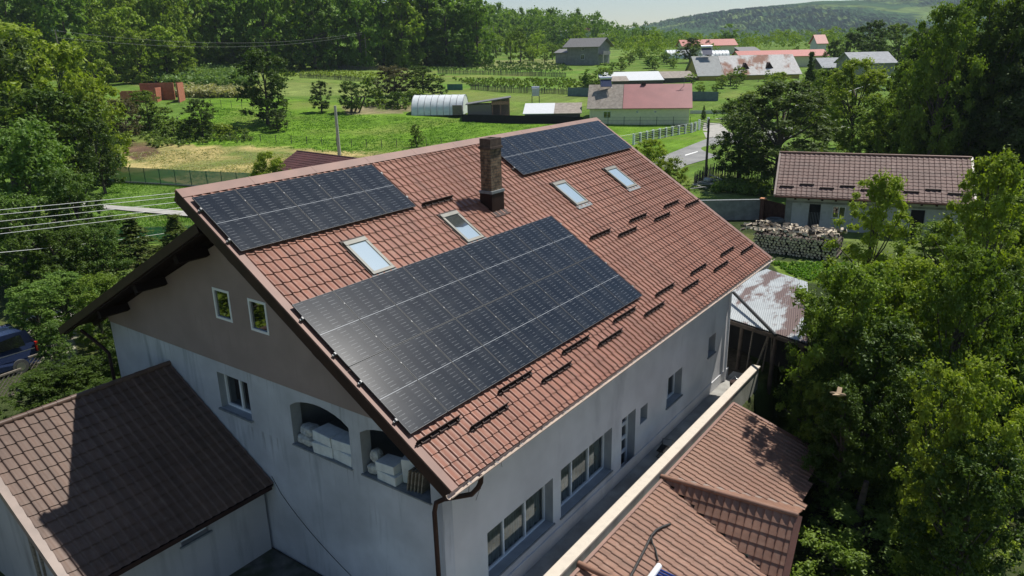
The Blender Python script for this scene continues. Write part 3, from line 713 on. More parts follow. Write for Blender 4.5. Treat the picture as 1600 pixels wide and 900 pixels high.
mb = MB(); mb.box((cx0 - .05, cy0 - .05, zb + .58), (cx1 + .05, cy1 + .05, zb + .66)); mb.build('collar', MT['sill'], chim)
mb = MB(); mb.box((cx0 - .03, cy0 - .03, zb + 1.93), (cx1 + .03, cy1 + .03, zb + 2.0))
for (a, b, c, d) in ((0, 0, 1, .22), (0, .78, 1, 1), (0, .22, .22, .78), (.78, .22, 1, .78)):
    mb.box((cx0 + (cx1 - cx0) * a, cy0 + (cy1 - cy0) * b, zb + 2.0), (cx0 + (cx1 - cx0) * c, cy0 + (cy1 - cy0) * d, zb + 2.24))
mb.build('cap', MT['chimcap'], chim)

# ---- solar panels: 5 + 18 + 7 modules, each a thing
PW, MHt = 1.134, 1.97
def make_panel():
    root = empty('solar_module', (0, 0, 0), 'x', 'solar panel', 'black solar panels bolted on the red brown roof')
    mb = MB(); t = .006
    mb.obox((0, 0, 0), RU * PW, RV * t, -RN * .035); mb.obox(RV * (MHt - t), RU * PW, RV * t, -RN * .035)
    mb.obox(RV * t, RU * t, RV * (MHt - 2 * t), -RN * .035); mb.obox(RV * t + RU * (PW - t), RU * t, RV * (MHt - 2 * t), -RN * .035)
    mb.build('frame', MT['alu_dull'], root)
    mb = MB(); mb.quad(*[RU * a + RV * b - RN * .004 for a, b in ((t, t), (t, MHt - t), (PW - t, MHt - t), (PW - t, t))]); mb.quad(*[RU * a + RV * b - RN * .03 for a, b in ((t, t), (PW - t, t), (PW - t, MHt - t), (t, MHt - t))], m=1)
    g = mb.build('glass', [MT['pv'], MT['dark']], root); uv = g.data.uv_layers.new(name='UVMap')
    for i, q in enumerate(((0, 0), (0, 1), (1, 1), (1, 0))): uv.data[i].uv = q
    for b in (.42, MHt - .42):
        mb = MB(); mb.obox(RU * (PW + .001) + RV * b - RN * .02, RU * .018, RV * .038, RN * .024); mb.build('clamp', MT['clamp'], root)
    return root
pan0 = make_panel(); first = True
ORD = ['first', 'second', 'third', 'fourth', 'fifth', 'sixth', 'seventh', 'eighth', 'ninth']
for (u0, v0_, n, rows, what) in ((.09, .40, 5, 1, 'the small array beside the gable corner'), (.115, 4.225, 9, 2, 'the large central array'), (11.36, .255, 7, 1, 'the array beyond the chimney')):
    for r_ in range(rows):
        for k in range(n):
            p_ = pan0 if first else dup(pan0)
            first = False
            p_.location = RP(u0 + k * 1.1540, v0_ + r_ * (MHt + .018), .135)
            if rows == 2: lb = 'black solar panel, %s from the left in the %s row of %s' % (ORD[k], 'upper' if r_ == 0 else 'lower', what)
            else: lb = 'black solar panel, %s from the left in %s' % (ORD[k], what)
            p_['label'] = lb
mb = MB()
def rails(u0, n, v0_, rows, parent_label):
    mb = MB()
    for r_ in range(rows):
        for b in (.42, MHt - .42):
            mb.obox(RP(u0 - .09, v0_ + r_ * (MHt + .018) + b - .02, .055), RU * (n * 1.154 + .16), RV * .04, RN * .043)
            for e in (u0 - .05, u0 + n * 1.154 - .012): mb.obox(RP(e, v0_ + r_ * (MHt + .018) + b - .03, .098), RU * .035, RV * .06, RN * .045)
    return tag(mb.build('mounting_rail', MT['clamp']), parent_label, 'mounting rail', 'aluminium rails under the solar panels')
rails(.09, 5, .40, 1, 'aluminium rails under the small panel array at the gable corner')
rails(.115, 9, 4.225, 2, 'aluminium rails under the large central panel array')
rails(11.36, 7, .255, 1, 'aluminium rails under the panel array beyond the chimney')

# ---- foam blocks and sacks stored in the arches
def block(x0, w_, z0, h, y0, d, label, rz=0, tilt=0):
    mb = MB(); rnd = random.Random(label)
    mb.box((-w_ / 2, -d / 2, 0), (w_ / 2, d / 2, h)); vs = mb.v
    mb.v = [(x + rnd.uniform(-.012, .012), y + rnd.uniform(-.012, .012), z + rnd.uniform(-.008, .008)) for x, y, z in vs]
    o = mb.build('foam_block', MT['foam']); o.location = (x0 + w_ / 2, GY + y0 + d / 2, Z0 + z0); o.rotation_euler = (tilt, 0, rz)
    b = o.modifiers.new('b', 'BEVEL'); b.width = .015; b.segments = 2
    return tag(o, label, 'foam block', 'white foam blocks stored in the arched openings')
LZ = -6.535
block(2.62, .66, LZ, .30, .0, .5, 'white foam block under another in the middle of the left arch', .1)
block(2.58, .70, LZ + .305, .26, .04, .5, 'white foam block topping the middle stack of the left arch', -.05)
block(3.34, .68, LZ, .30, .02, .5, 'white foam block under another at the right end of the left arch', -.06)
block(3.30, .70, LZ + .305, .26, .06, .5, 'white foam block topping the stack at the right end of the left arch', .08)
block(4.88, .62, LZ, .24, .0, .45, 'speckled foam block at the bottom of the right arch stack', -.05)
block(4.84, .56, LZ + .245, .22, .03, .45, 'white foam block on top of the stack in the right arch', .06)
block(5.46, .34, LZ + .02, .62, .25, .3, 'upright foam block standing in the right arch', .35)
def sack(x, y, z, sx, sy, sz, label, seed):
    rnd = random.Random(seed); vs, fs = [], []; a, b = 14, 9
    for i in range(b + 1):
        for j in range(a):
            t, ph = math.pi * i / b, 2 * math.pi * j / a
            f = 1 + .12 * math.sin(3 * ph + seed) * math.sin(t) + rnd.uniform(-.13, .13)
            cx_ = math.copysign(abs(math.cos(ph)) ** .6, math.cos(ph)) * math.sin(t) ** .6; sy_ = math.copysign(abs(math.sin(ph)) ** .6, math.sin(ph)) * math.sin(t) ** .6
            vs.append((sx * cx_ * f, sy * sy_ * f, sz * math.copysign(abs(math.cos(t)) ** .8, math.cos(t))))
    for i in range(b):
        for j in range(a): fs.append((i * a + j, (i + 1) * a + j, (i + 1) * a + (j + 1) % a, i * a + (j + 1) % a))
    mb = MB(); mb.add(vs, fs, 0, False); o = mb.build('sack', MT['sackcloth'], None, (x, y, z + sz)); return tag(o, label, 'sack', 'pale sacks in the arched openings')
sack(2.2, GY + .22, Z0 + LZ, .27, .2, .14, 'pale crumpled sack lying lowest at the left end of the left arch', 3)
sack(2.25, GY + .24, Z0 + LZ + .28, .25, .2, .13, 'pale crumpled sack lying on another in the left arch', 5)
sack(4.64, GY + .2, Z0 + LZ, .15, .16, .13, 'small pale sack at the left end of the right arch', 8)
sack(4.66, GY + .26, Z0 + LZ + .27, .12, .14, .17, 'small pale sack standing on another in the right arch', 9)
for k in range(5):
    mb = MB(); mb.obox((0, 0, 0), (.035, 0, 0), (0, .5, 0), (.10, 0, .55))
    o = mb.build('board', MT['wood'], None, (5.78 + k * .09, GY + .05 + .02 * k, Z0 + LZ)); tag(o, 'one of the thin boards leaning side by side in the right arch', 'board', 'thin boards leaning in the right arch')

# ================================================================ TERRACE
mb = MB(); mb.box((WX + .035, -6, -.3), (8.02, 19.6, .10)); tag(mb.build('terrace', MT['concrete']), kind='structure')
pw = empty('parapet_wall', (8.15, 7, 0), 'long low parapet wall with cream coping beside the terrace', 'wall')
mb = MB(); mb.box((8.04 - 8.15, -13.5 - 7 + 7, -2.5), (8.30 - 8.15, 18.66 - 7, Z0 - 9.46)); mb.build('wall', MT['parapet'], pw)
mb = MB(); mb.box((8.0 - 8.15, -13.5, Z0 - 9.46), (8.33 - 8.15, 18.72 - 7, Z0 - 9.40)); mb.build('coping', MT['coping'], pw)
# things on the terrace
def blob_tubes(mb, n, R_, seed, r=.012):
    rnd = random.Random(seed)
    for _ in range(n):
        a = [Vector((rnd.uniform(-R_, R_), rnd.uniform(-R_, R_), rnd.uniform(0, R_ * 1.3))) for _ in range(4)]
        mb.tube(a, r, 5)
bk = empty('garden_chair', (7.45, 11.6, .10), 'dark folded wire chair lying on the terrace beyond the white door', 'chair')
mb = MB(); mb.tube([(-.2, -.2, 0), (-.2, .2, .02), (-.18, .25, .5), (.2, .25, .55), (.2, -.2, .02)], .012, 6); mb.tube([(-.2, -.2, 0), (.2, -.2, .02)], .012, 6); mb.tube([(-.2, .2, .4), (.2, -.1, .05)], .012, 6); mb.build('frame', MT['black'], bk)
mb = MB(); mb.obox((-.2, -.2, .22), (.4, 0, 0), (0, .4, .06), (0, 0, .03)); mb.build('seat', MT['dark'], bk)
bk2 = empty('bucket', (7.6, 17.9, .10), 'dark round bucket with pipes standing at the far end of the terrace', 'bucket')
mb = MB(); mb.tube([(0, 0, 0), (0, 0, .35)], [.16, .2], 14); mb.build('body', MT['dkbrown'], bk2)
mb = MB(); mb.tube([(-.2, 0, .34), (0, 0, .6), (.2, 0, .34)], .01, 6); mb.build('handle', MT['alu'], bk2)

# ================================================================ ANNEX lower left
annex = empty('annex', (-3.66, -1.5, 0), 'low annex with brown metal tile roof half in shade below the gable', 'annex')
def AX(p): return Vector(p) - Vector((-3.66, -1.5, 0))
ra = Vector((-3.66, -4.22, Z0 - 5.62)); va = Vector((4.41, 0, -2.49)).normalized(); SA = 5.07
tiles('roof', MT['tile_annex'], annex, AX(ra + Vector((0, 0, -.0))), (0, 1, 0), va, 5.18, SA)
na = Vector((0, 1, 0)).cross(va); na = -na if na.z < 0 else na
mb = MB(); mb.obox(AX(ra) - na * .03, (0, 5.19, 0), va * SA, -na * .12); mb.build('soffit', MT['soffit'], annex)
v2 = Vector((-va.x, 0, va.z)); n2 = Vector((-na.x, 0, na.z))
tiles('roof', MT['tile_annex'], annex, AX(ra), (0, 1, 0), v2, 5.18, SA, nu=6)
mb = MB(); mb.obox(AX(ra) - n2 * .03, (0, 5.19, 0), v2 * SA, -n2 * .12); mb.build('soffit', MT['soffit'], annex)
mb = MB()
mb.obox(AX(ra) + na * .032 + Vector((0, -.12, 0)), (0, .17, 0), va * SA, na * .012); mb.obox(AX(ra) - na * .14 + Vector((0, -.135, 0)), (0, .02, 0), va * SA, na * .19)
mb.obox(AX(ra) + n2 * .032 + Vector((0, -.12, 0)), (0, .17, 0), v2 * SA, n2 * .012)
mb.build('verge_flashing', MT['flash_light'], annex)
mb = MB()
for k in range(15): mb.tube([AX(ra) + Vector((0, -.1 + k * .355, .02)), AX(ra) + Vector((0, -.1 + (k + 1) * .355, .02))], [.085, .075], 12)
mb.build('ridge_cap', MT['tile_annex'], annex)
mb = MB(); e0 = AX(ra) + va * (SA + .02)
mb.obox(e0 + Vector((0, -.1, -.12)), (0, 5.2, 0), (.015, 0, 0), (0, 0, .12)); mb.build('fascia', MT['dkbrown'], annex)
wx = .35
mb = MB()
def ap(a, b, c): return AX((wx - c, a, Z0 + b))
mb.poly([(-3.95, -11.5), (GY - .1, -11.5), (GY - .1, -7.98), (-3.95, -7.98)], [rc(-1.6, -.83, -8.70, -8.28)], ap, .25)
def ag(a, b, c): return AX((a, -3.951 + c, Z0 + b))
mb.poly([(-7.6, -11.5), (wx - .001, -11.5), (wx - .001, -8.0), (-3.66, -5.76), (-7.6, -8.0)], [], ag, .25)
mb.build('wall', MT['greywarm'], annex)
window(annex, AX((wx - .14, -1.6, Z0 - 8.70)), EY, EZ, EX, .77, .42, fw=.045, glass='glassdark', inset=.14, sill_w=.07)
mb = MB(); mb.obox(AX((-2.2, -4.0, .0)), (.16, 0, 0), (0, .045, 0), (0, 0, 3.2)); mb.obox(AX((-1.75, -4.0, .0)), (.06, 0, 0), (0, .045, 0), (0, 0, 2.9)); mb.build('timber_post', MT['wood'], annex)
mb = MB(); mb.box((-1.2, -2.2, -.3), (5.2, .88, .06)); tag(mb.build('yard_slab', MT['shadeconc']), kind='structure')

# ================================================================ OUTBUILDING lower right
ob = empty('outbuilding', (8.35, 9, 0), 'low outbuilding with sandy brown tile roof and a cross ridge below the parapet', 'outbuilding')
OO = Vector((8.35, 9, 0))
sl = .317; vo = Vector((1, 0, -sl)).normalized(); O1 = Vector((8.36, -8, Z0 - 9.745)); LO = 15.55 + 8
wN = 9.45
r0, r1 = Vector((8.25, wN, Z0 - 9.70)), Vector((12.40, wN, Z0 - 9.50))
VN, VF = Vector((12.15, 8.30, Z0 - 10.93)), Vector((12.0, 12.0, Z0 - 10.90))
def uvp(P): d = P - O1; return (d.y, d.dot(vo))
cl_far = [uvp(r0), uvp(VF), (LO, 3.3), (LO, -.1), (uvp(r0)[0], -.1)]
cl_near = [(5.0 + 8, 0), uvp(r0), uvp(VN), (uvp(VN)[0], 4.2), (0, 4.2), (0, -.1), (13.0, -.1)]
tiles('roof', MT['tile_out'], ob, O1 - OO, (0, 1, 0), vo, LO, 4.2, clip=cl_far)['label'] = 'far part of the lean-to roof with leaf shade'
tiles('roof', MT['tile_out'], ob, O1 - OO, (0, 1, 0), vo, LO, 4.2, clip=cl_near)['label'] = 'near part of the lean-to roof'
def facet(A, B, Cc, name, lab):   # ridge A->B, valley A->C
    U = (B - A).normalized(); nn = U.cross(Cc - A).normalized(); nn = -nn if nn.z < 0 else nn
    V = nn.cross(U); V = -V if V.dot(Cc - A) < 0 else V
    pc = ((Cc - A).dot(U), (Cc - A).dot(V)); L = (B - A).length
    o = tiles(name, MT['tile_out'], ob, A - OO + nn * .01, U, V, max(L, pc[0]) + .05, pc[1] + .1, clip=[(0, -.01), (L, -.01), (max(pc[0], L - .02) if 'camera' in lab else pc[0], pc[1]), pc]); o['label'] = lab
    return nn, V, pc[1]
nN, vN, hN = facet(r0, r1, VN, 'roof', 'cross gable facet facing the camera')
nF, vF, hF = facet(r0, r1, VF, 'roof', 'narrow far facet behind the cross ridge')
mb = MB(); mb.tube([r0 - OO + Vector((-.02, 0, .03)), r1 - OO + Vector((0.04, 0, .03))], .075, 12)
mb.build('ridge_cap', MT['tile_out'], ob)
mb = MB(); mb.tube([Vector((8.15, 4.5, Z0 - 9.66)) - OO, Vector((11.5, 4.3, Z0 - 9.60)) - OO], .08, 12); mb.build('ridge_cap', MT['tile_out'], ob)
mb = MB()
mb.obox(r0 - OO + nN * .0 - Vector((0, 0, .02)), (VN - r0), Vector((.09, .0, -.028)), Vector((0, 0, .028))); mb.build('valley_gutter', MT['dkbrown'], ob)
mb = MB(); mb.obox(r0 - OO, (VF - r0), Vector((-.05, .13, 0)), Vector((0, 0, .03))); mb.build('valley_flashing', MT['flash_light'], ob)
mb = MB()
mb.obox(r1 - OO + Vector((-.02, 0, .03)) + nN * .02, vN * (hN + .4), Vector((.17, 0, 0)), nN * .015)
mb.obox(O1 - OO + Vector((-.01, 0, .05)), (0, LO, 0), Vector((.09, 0, -.02)), (0, 0, .012))
mb.obox(Vector((8.36, 15.52, Z0 - 9.72)) - OO, vo * 3.3, Vector((0, .14, 0)), (0, 0, .02)); mb.build('verge_flashing', MT['flash'], ob)
mb = MB(); mb.box((.05, -17, -2.5), (2.7, 6.2, -.75)); mb.box((3.52, -17, -2.5), (3.8, -.9, -.75)); mb.build('wall', MT['parapet'], ob)
# solar water heater on the outbuilding roof
hp = [(983, 905, .05), (996, 880, .06), (1008, 857, .08), (1017, 838, .12), (1026, 828, .10), (1036, 823, .08), (1047, 819, .06)]
def onout(px, py, h):
    n = Vector((sl, 0, 1)).normalized(); r = Vector(ray(px, py)); d = n.dot(O1) + h; return Vector(CAM) + r * ((d - n.dot(Vector(CAM))) / n.dot(r))
mb = MB(); mb.tube([onout(*p) for p in hp], .038, 10); mb.tube([onout(*p) for p in ((1017, 836, .16), (1019, 848, .1), (1024, 858, .06), (1028, 876, .1))], .028, 10)
tag(mb.build('insulated_hose', MT['black']), 'black forked insulated hose lying on the outbuilding roof above the tank', 'hose')
pT = onout(1030, 884, .14); pE = onout(1002, 922, .14); heater = empty('solar_water_heater', onout(1030, 884, 0), 'white tank with blue vacuum tubes on the outbuilding roof at the bottom edge', 'water heater')
hO = heater.location; ax = (pE - pT).normalized(); td = onout(1090, 913, .10) - pT
mb = MB(); mb.tube([pT - hO, pT + ax * 1.6 - hO], .085, 18); mb.build('tank', MT['whiteframe'], heater)
mb = MB()
for k in range(14): s_ = pT - hO + ax * (.12 + .105 * k); mb.tube([s_, s_ + td.normalized() * 1.5], .03, 8)
mb.build('tube_collector', MT['tubes'], heater)
mb = MB(); dn_ = Vector((0, 0, -.09))
for k in (.06, 1.5): mb.bar(pT - hO + ax * k + dn_, pT - hO + ax * k + td.normalized() * 1.5 + dn_, .03)
mb.build('frame', MT['alu'], heater)
bb = empty('bird', Vector(CAM) + Vector(ray(1309, 616)) * 13, 'small tan bird flying in front of the dark trees on the right', 'bird')
mb = MB(); mb.tube([(-.13, 0, 0), (-.09, 0, .005), (0, 0, 0), (.07, 0, .01), (.11, 0, .02), (.14, 0, .015)], [.008, .02, .036, .028, .02, .004], 10); mb.build('body', MT['bird'], bb)
mb = MB()
for s_ in (-1, 1): mb.add([(-.03, s_ * .02, .01), (.05, s_ * .02, .01), (.03, s_ * .17, .06), (-.05, s_ * .2, .05), (-.03, s_ * .02, .022), (.05, s_ * .02, .022), (.03, s_ * .17, .066), (-.05, s_ * .2, .056)], [(0, 1, 2, 3), (4, 7, 6, 5), (0, 4, 5, 1), (1, 5, 6, 2), (2, 6, 7, 3), (3, 7, 4, 0)])
mb.build('wing', MT['bird'], bb)
# ================================================================ METAL SHEET SHED, WOODPILE, WORKSHOP
def zat(px, py, d):
    r = ray(px, py); t = d / (r[0] * FW[0] + r[1] * FW[1]); return float(CAM[2] + r[2] * t)
def ptd(px, py, d):
    r = ray(px, py); t = d / (r[0] * FW[0] + r[1] * FW[1]); return Vector(CAM + r * t)
shed = empty('sheet_metal_shed', (7, 23, 0), 'open timber shed with rust flaked grey sheet roof behind the far gable', 'shed')
SO = Vector((7, 23, 0))
a_, b_ = atz(1144, 499, 2.25), atz(1262, 537, 2.25); c_, d_ = atz(1262, 441, 2.95), atz(1200, 421, 2.95)
a_ = a_ + (a_ - b_).normalized() * 2.2; d_ = d_ + (d_ - c_).normalized() * 3.0
def corr(mb, A, B, Cc, D, n=60, m=0, amp=.02, th=.01):   # corrugated quad, ribs run A->D
    vs = []
    for i in range(n * 2 + 1):
        t = i / (n * 2); P = A.lerp(B, t); Q = D.lerp(Cc, t); nn = (B - A).cross(D - A).normalized(); nn = -nn if nn.z < 0 else nn
        o = nn * (amp if i % 2 else 0); vs += [P + o, P.lerp(Q, .5) + o, Q + o]
    k = len(vs); fs = []
    for i in range(n * 2):
        for j in (0, 1): fs.append((3 * i + j, 3 * i + 3 + j, 3 * i + 4 + j, 3 * i + 1 + j))
    mb.add(vs, fs, m); mb.add([v - Vector((0, 0, th + .02)) for v in vs], [tuple(reversed(f)) for f in fs], m)
mb = MB(); corr(mb, a_ - SO, b_ - SO, c_ - SO, d_ - SO, 55); mb.build('roof', MT['rustroof'], shed)
for t in (.15, .45, .75, .98):
    for (A, B) in ((a_, b_), (d_, c_)):
        P = A.lerp(B, t); P = P.lerp((a_ + b_ + c_ + d_) / 4, .06); mb = MB(); mb.tube([(P.x - SO.x, P.y - SO.y, float(ter(P.x, P.y)) - .2), (P.x - SO.x + .1, P.y - SO.y, P.z - .06)], .09, 8); mb.build('post', MT['polewood'], shed)
mb = MB(); mb.bar(a_ - SO - Vector((0, 0, .14)), b_ - SO - Vector((0, 0, .14)), .12, .16); mb.build('beam', MT['polewood'], shed)
mb = MB(); mb.bar(d_ - SO - Vector((0, 0, .14)), c_ - SO - Vector((0, 0, .14)), .12, .16); mb.build('beam', MT['polewood'], shed)
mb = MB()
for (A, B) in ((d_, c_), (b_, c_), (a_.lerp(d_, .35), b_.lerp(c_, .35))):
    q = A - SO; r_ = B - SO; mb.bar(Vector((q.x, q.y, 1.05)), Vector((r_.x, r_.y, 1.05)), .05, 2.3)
mb.build('dark_backing', MT['dark'], shed)  # dark walls added so the space under the shed stays dark
pp = MB(); pp.tube([ptd(1146, 457, 31.5), atz(1212, 524, 2.36)], .07, 8); tag(pp.build('drain_pipe', MT['black']), 'long black pipe lying across the grey sheet roof of the shed', 'pipe')
for k in range(5):
    mb = MB(); mb.bar((0, 0, 0), (random.uniform(-.3, .5), random.uniform(.1, .5), 2.0), .12, .04)
    P = atz(1165 + k * 13, 585 - k * 4, .1)
    o = mb.build('plank', MT['wood'], None, (P.x, P.y, float(ter(P.x, P.y)))); tag(o, 'one of the weathered planks standing in the dark under the shed edge', 'plank', 'planks leaning under the metal sheet shed')

# ---- workshop
ang = math.radians(14.3); WU = Vector((math.cos(ang), math.sin(ang), 0)); WV = Vector((-math.sin(ang), math.cos(ang), 0))
wk = empty('workshop', (.25, 46.2, 0), 'white block workshop with brown tile roof behind the woodpile on the right', 'workshop', None, ang)
LW = 12.9; hd, he, hr = 3.95, 2.62, 5.22
X_, Y_, Z_ = Vector((1, 0, 0)), Vector((0, 1, 0)), Vector((0, 0, 1))
vsl = Vector((0, -hd, he - hr)).normalized(); SW = Vector((0, -hd, he - hr)).length
shopro = tiles('roof', MT['tile_shop'], wk, Vector((0, hd, hr)), X_, vsl, LW, SW, pitch=.35, step=.35, amp=.03)
vs2 = Vector((0, hd, he - hr)).normalized(); tiles('roof', MT['tile_shop'], wk, Vector((0, hd, hr)), X_, vs2, LW, SW, pitch=.35, step=.35, amp=.03, nu=4)
mb = MB(); mb.obox((0, hd, hr - .06), (LW, 0, 0), vsl * SW, (0, 0, -.1)); mb.build('soffit', MT['wood'], wk); mb = MB(); mb.obox((0, hd, hr - .06), (LW, 0, 0), vs2 * SW, (0, 0, -.1)); mb.build('soffit', MT['wood'], wk)
mb = MB(); mb.tube([(-.05, hd, hr + .04), (LW + .05, hd, hr + .04)], .09, 10); mb.build('ridge_cap', MT['flash'], wk)
for x0 in (-.1, LW - .02):
    mb = MB(); mb.obox((x0, hd, hr - .1), (.14, 0, 0), vsl * SW, (0, 0, .16)); mb.build('verge_flashing', MT['flash_light'], wk)
mb = MB(); mb.obox((0, -.13, he - .14), (LW, 0, 0), (0, .12, 0), (0, 0, .11)); mb.build('gutter', MT['rust'], wk)
for k in range(9):
    g = MB(); up = Vector((0, -vsl.z, vsl.y)); up = -up if up.z < 0 else up
    g.obox((0, 0, 0), (1.0, 0, 0), vsl * .05, up * .1); s_ = SW - (.95 if k % 2 == 0 else 1.25)
    o = g.build('snow_guard', MT['dkbrown'], shopro); o.location = Vector((.25 + k * 1.38, hd, hr)) + vsl * s_ + up * .03
dy = .75
mb = MB()
ops = [rc(1.55 + .9, 2.35 + .9, 0.02, 1.95), rc(4.05, 4.95, .95, 1.85), rc(6.6, 7.5, .95, 1.85), rc(9.2, 10.1, .02, 1.9)]
mb.poly([(.8, -.3), (LW - .5, -.3), (LW - .5, 2.55), (.8, 2.55)], ops, lambda a, b, c: Vector((a, dy + c, b)), .28)
mb.box((.8, dy + .281, -.3), (1.05, 7.2, 2.5)); mb.box((LW - .75, dy + .281, -.3), (LW - .5, 7.2, 2.5)); mb.box((1.051, 6.95, -.3), (LW - .751, 7.2, 2.5))
mb.poly([(dy + .285, 2.5), (7.2, 2.5), (hd, hr - .25)], [], lambda a, b, c: Vector((.8 + c, a, b)), .2)
mb.build('wall', MT['block'], wk)
mb = MB(); mb.box((.79, dy - .012, 1.98), (LW - .49, dy - .002, 2.14)); mb.box((.79, dy - .012, 0), (1.25, dy - .002, 1.98)); mb.build('concrete_frame', MT['blockgrey'], wk)
for k in range(12):
    mb = MB(); mb.box((1.35 + k * .93, dy - .1, 2.22), (1.5 + k * .93, dy - .002, 2.4)); mb.build('beam_end', MT['dkbrown'], wk)
window(wk, (4.05, dy + .08, .95), X_, Z_, -Y_, .9, .9, mull=(.45,), fw=.06, glass='glassdark', name='window'); window(wk, (6.6, dy + .08, .95), X_, Z_, -Y_, .9, .9, mull=(.45,), fw=.06, glass='glassdark', name='window')
mb = MB(); mb.box((2.47, dy + .2, .02), (3.23, dy + .24, 1.93)); d_o = mb.build('door', MT['dark'], wk)
mb = MB()
for k in range(7): mb.box((2.5 + k * .11, dy + .15, .05), (2.53 + k * .11, dy + .17, 1.3))
mb.build('grille', MT['sill'], d_o)
mb = MB(); mb.box((9.2, dy + .2, .02), (10.1, dy + .24, 1.9)); mb.build('door', MT['dark'], wk)

# ---- block wall, rusty gate, tyre
A, B = Vector((-11, 42.6, 0)), at(1187, 343)
wl_ = empty('block_wall', A, 'grey block wall with dark top between the long roof and rusty gate', 'wall')
D = B - A; nrm = D.cross(Vector((0, 0, 1))).normalized()
mb = MB(); mb.obox((0, 0, -.2), D, -nrm * .2, (0, 0, 1.75)); mb.build('wall', MT['blockgrey'], wl_)
mb = MB(); mb.obox(Vector((0, 0, 1.552)) + nrm * .03, D, -nrm * .28, (0, 0, .06)); mb.build('coping', MT['sill'], wl_)
gt = empty('rusty_gate', B, 'rusty brown sheet gate with pillar between block wall and workshop', 'gate')
C_ = Vector((1.25, 47.6, 0)); D2 = C_ - B; n2_ = D2.cross(Vector((0, 0, 1))).normalized()
mb = MB(); corr(mb, Vector((.3, 0, .05)), D2 + Vector((0, 0, .05)), D2 + Vector((0, 0, 1.6)), Vector((.3, 0, 1.65)), 12); mb.build('sheet', MT['rust'], gt)
mb = MB(); mb.obox((-.02, -.15, -.2), (.32, 0, 0), (0, .3, 0), (0, 0, 1.85)); mb.build('pillar', MT['rust'], gt)
mb = MB(); mb.obox((-.08, -.22, 1.65), (.5, 0, 0), (0, .42, 0), (0, 0, .09)); mb.build('pillar_cap', MT['clay'], gt)
def torus(mb, R_, r_, n=28, k=12, sq=1.0):
    vs = []; fs = []
    for i in range(n):
        a = 2 * math.pi * i / n
        for j in range(k):
            b = 2 * math.pi * j / k; rr = R_ + r_ * math.cos(b); tr = 1 + (.02 if i % 2 and math.cos(b) > .3 else 0)
            vs.append((rr * tr * math.cos(a), rr * tr * math.sin(a), r_ * sq * math.sin(b)))
    for i in range(n):
        for j in range(k): fs.append((i * k + j, ((i + 1) % n) * k + j, ((i + 1) % n) * k + (j + 1) % k, i * k + (j + 1) % k))
    mb.add(vs, fs, 0, True)
for k, (px, py, h) in enumerate(((1211, 356, 0), (1210, 356, .36))):
    mb = MB(); torus(mb, .5, .2, sq=.9); P = at(px, py); o = mb.build('tyre', MT['tyre'], None, (P.x, P.y, .18 + h)); tag(o, 'large old tyre lying %s in front of the rusty gate' % ('on the ground' if k == 0 else 'on top of another'), 'tyre', 'old tyres by the gate')

# ---- woodpile: every log a thing
log_end = M('split_wood_end', (.66, .56, .42), .9, var=.45, scale=3)
lm = [MT['wood'], log_end, MT['polewood']]
def log_mesh(L, r, kind, seed):
    rnd = random.Random(seed); mb = MB(); n = 7 if kind == 'round' else 4
    prof = []
    for j in range(n):
        a = 2 * math.pi * j / n + rnd.uniform(-.2, .2); rr = r * rnd.uniform(.75, 1.1); prof.append((math.cos(a) * rr, math.sin(a) * rr))
    vs = [(x, 0, z) for x, z in prof] + [(x * rnd.uniform(.85, 1.1), L, z * rnd.uniform(.85, 1.1)) for x, z in prof]
    fs = [(j, (j + 1) % n, n + (j + 1) % n, n + j) for j in range(n)]
    mb.add(vs, fs[:n // 2], 2); b = len(mb.v) - 2 * n
    for f in fs[n // 2:]: mb.f.append(tuple(b + i for i in f)); mb.m.append(0 if kind != 'round' else 2); mb.sm.append(False)
    mb.f.append(tuple(b + j for j in reversed(range(n)))); mb.m.append(1); mb.sm.append(False)
    mb.f.append(tuple(b + n + j for j in range(n))); mb.m.append(1); mb.sm.append(False)
    return mb
front = [log_mesh(2.3, .10, 'round', i).build('firewood_log', lm) for i in range(5)]
splitm = [log_mesh(.42, .085, 'split', 20 + i).build('firewood_log', [log_end, log_end, MT['bark']]) for i in range(5)]
fo = Vector((1.0, 39.4, 0)); fe = at(1300, 409); fd = (fe - fo).normalized(); fl = (fe - fo).length + .2; fang = math.atan2(fd.y, fd.x); fn = Vector((-fd.y, fd.x, 0))
usedf = set(); cnt = 0
nc = int(fl / .205)
for r_ in range(7):
    for c in range(nc):
        i = random.randrange(5); o = front[i] if i not in usedf else front[i].copy()
        if i in usedf: COL.objects.link(o)
        usedf.add(i)
        P = fo + fd * (.1 + c * .205 + (.1 if r_ % 2 else 0) + random.uniform(-.045, .045)) + fn * random.uniform(-.12, .1)
        o.location = (P.x, P.y, .1 + r_ * .178); o.rotation_euler = (random.uniform(-.02, .02), 0, fang + random.uniform(-.04, .04)); sc1 = random.uniform(.82, 1.2); o.scale = (sc1, 1, sc1)
        tag(o, 'one of the stacked logs in the front face of the big firewood pile', 'firewood log', 'logs stacked in the woodpile'); cnt += 1
useds = set(); NJ = 150
for k in range(NJ):
    i = random.randrange(5); o = splitm[i] if i not in useds else splitm[i].copy()
    if i in useds: COL.objects.link(o)
    useds.add(i)
    P = fo + fd * random.uniform(-.9, fl - .1) + fn * random.uniform(.1, 2.9)
    o.location = (P.x, P.y, 1.36 + random.uniform(0, .16)); o.rotation_euler = (random.uniform(-.5, .5), random.uniform(-3, 3), random.uniform(-3, 3)); o.scale = (1.3, 1.1, 1.3)
    tag(o, 'one of the pale split pieces thrown loosely on top of the firewood pile', 'firewood log', 'split pieces lying loose on the woodpile')

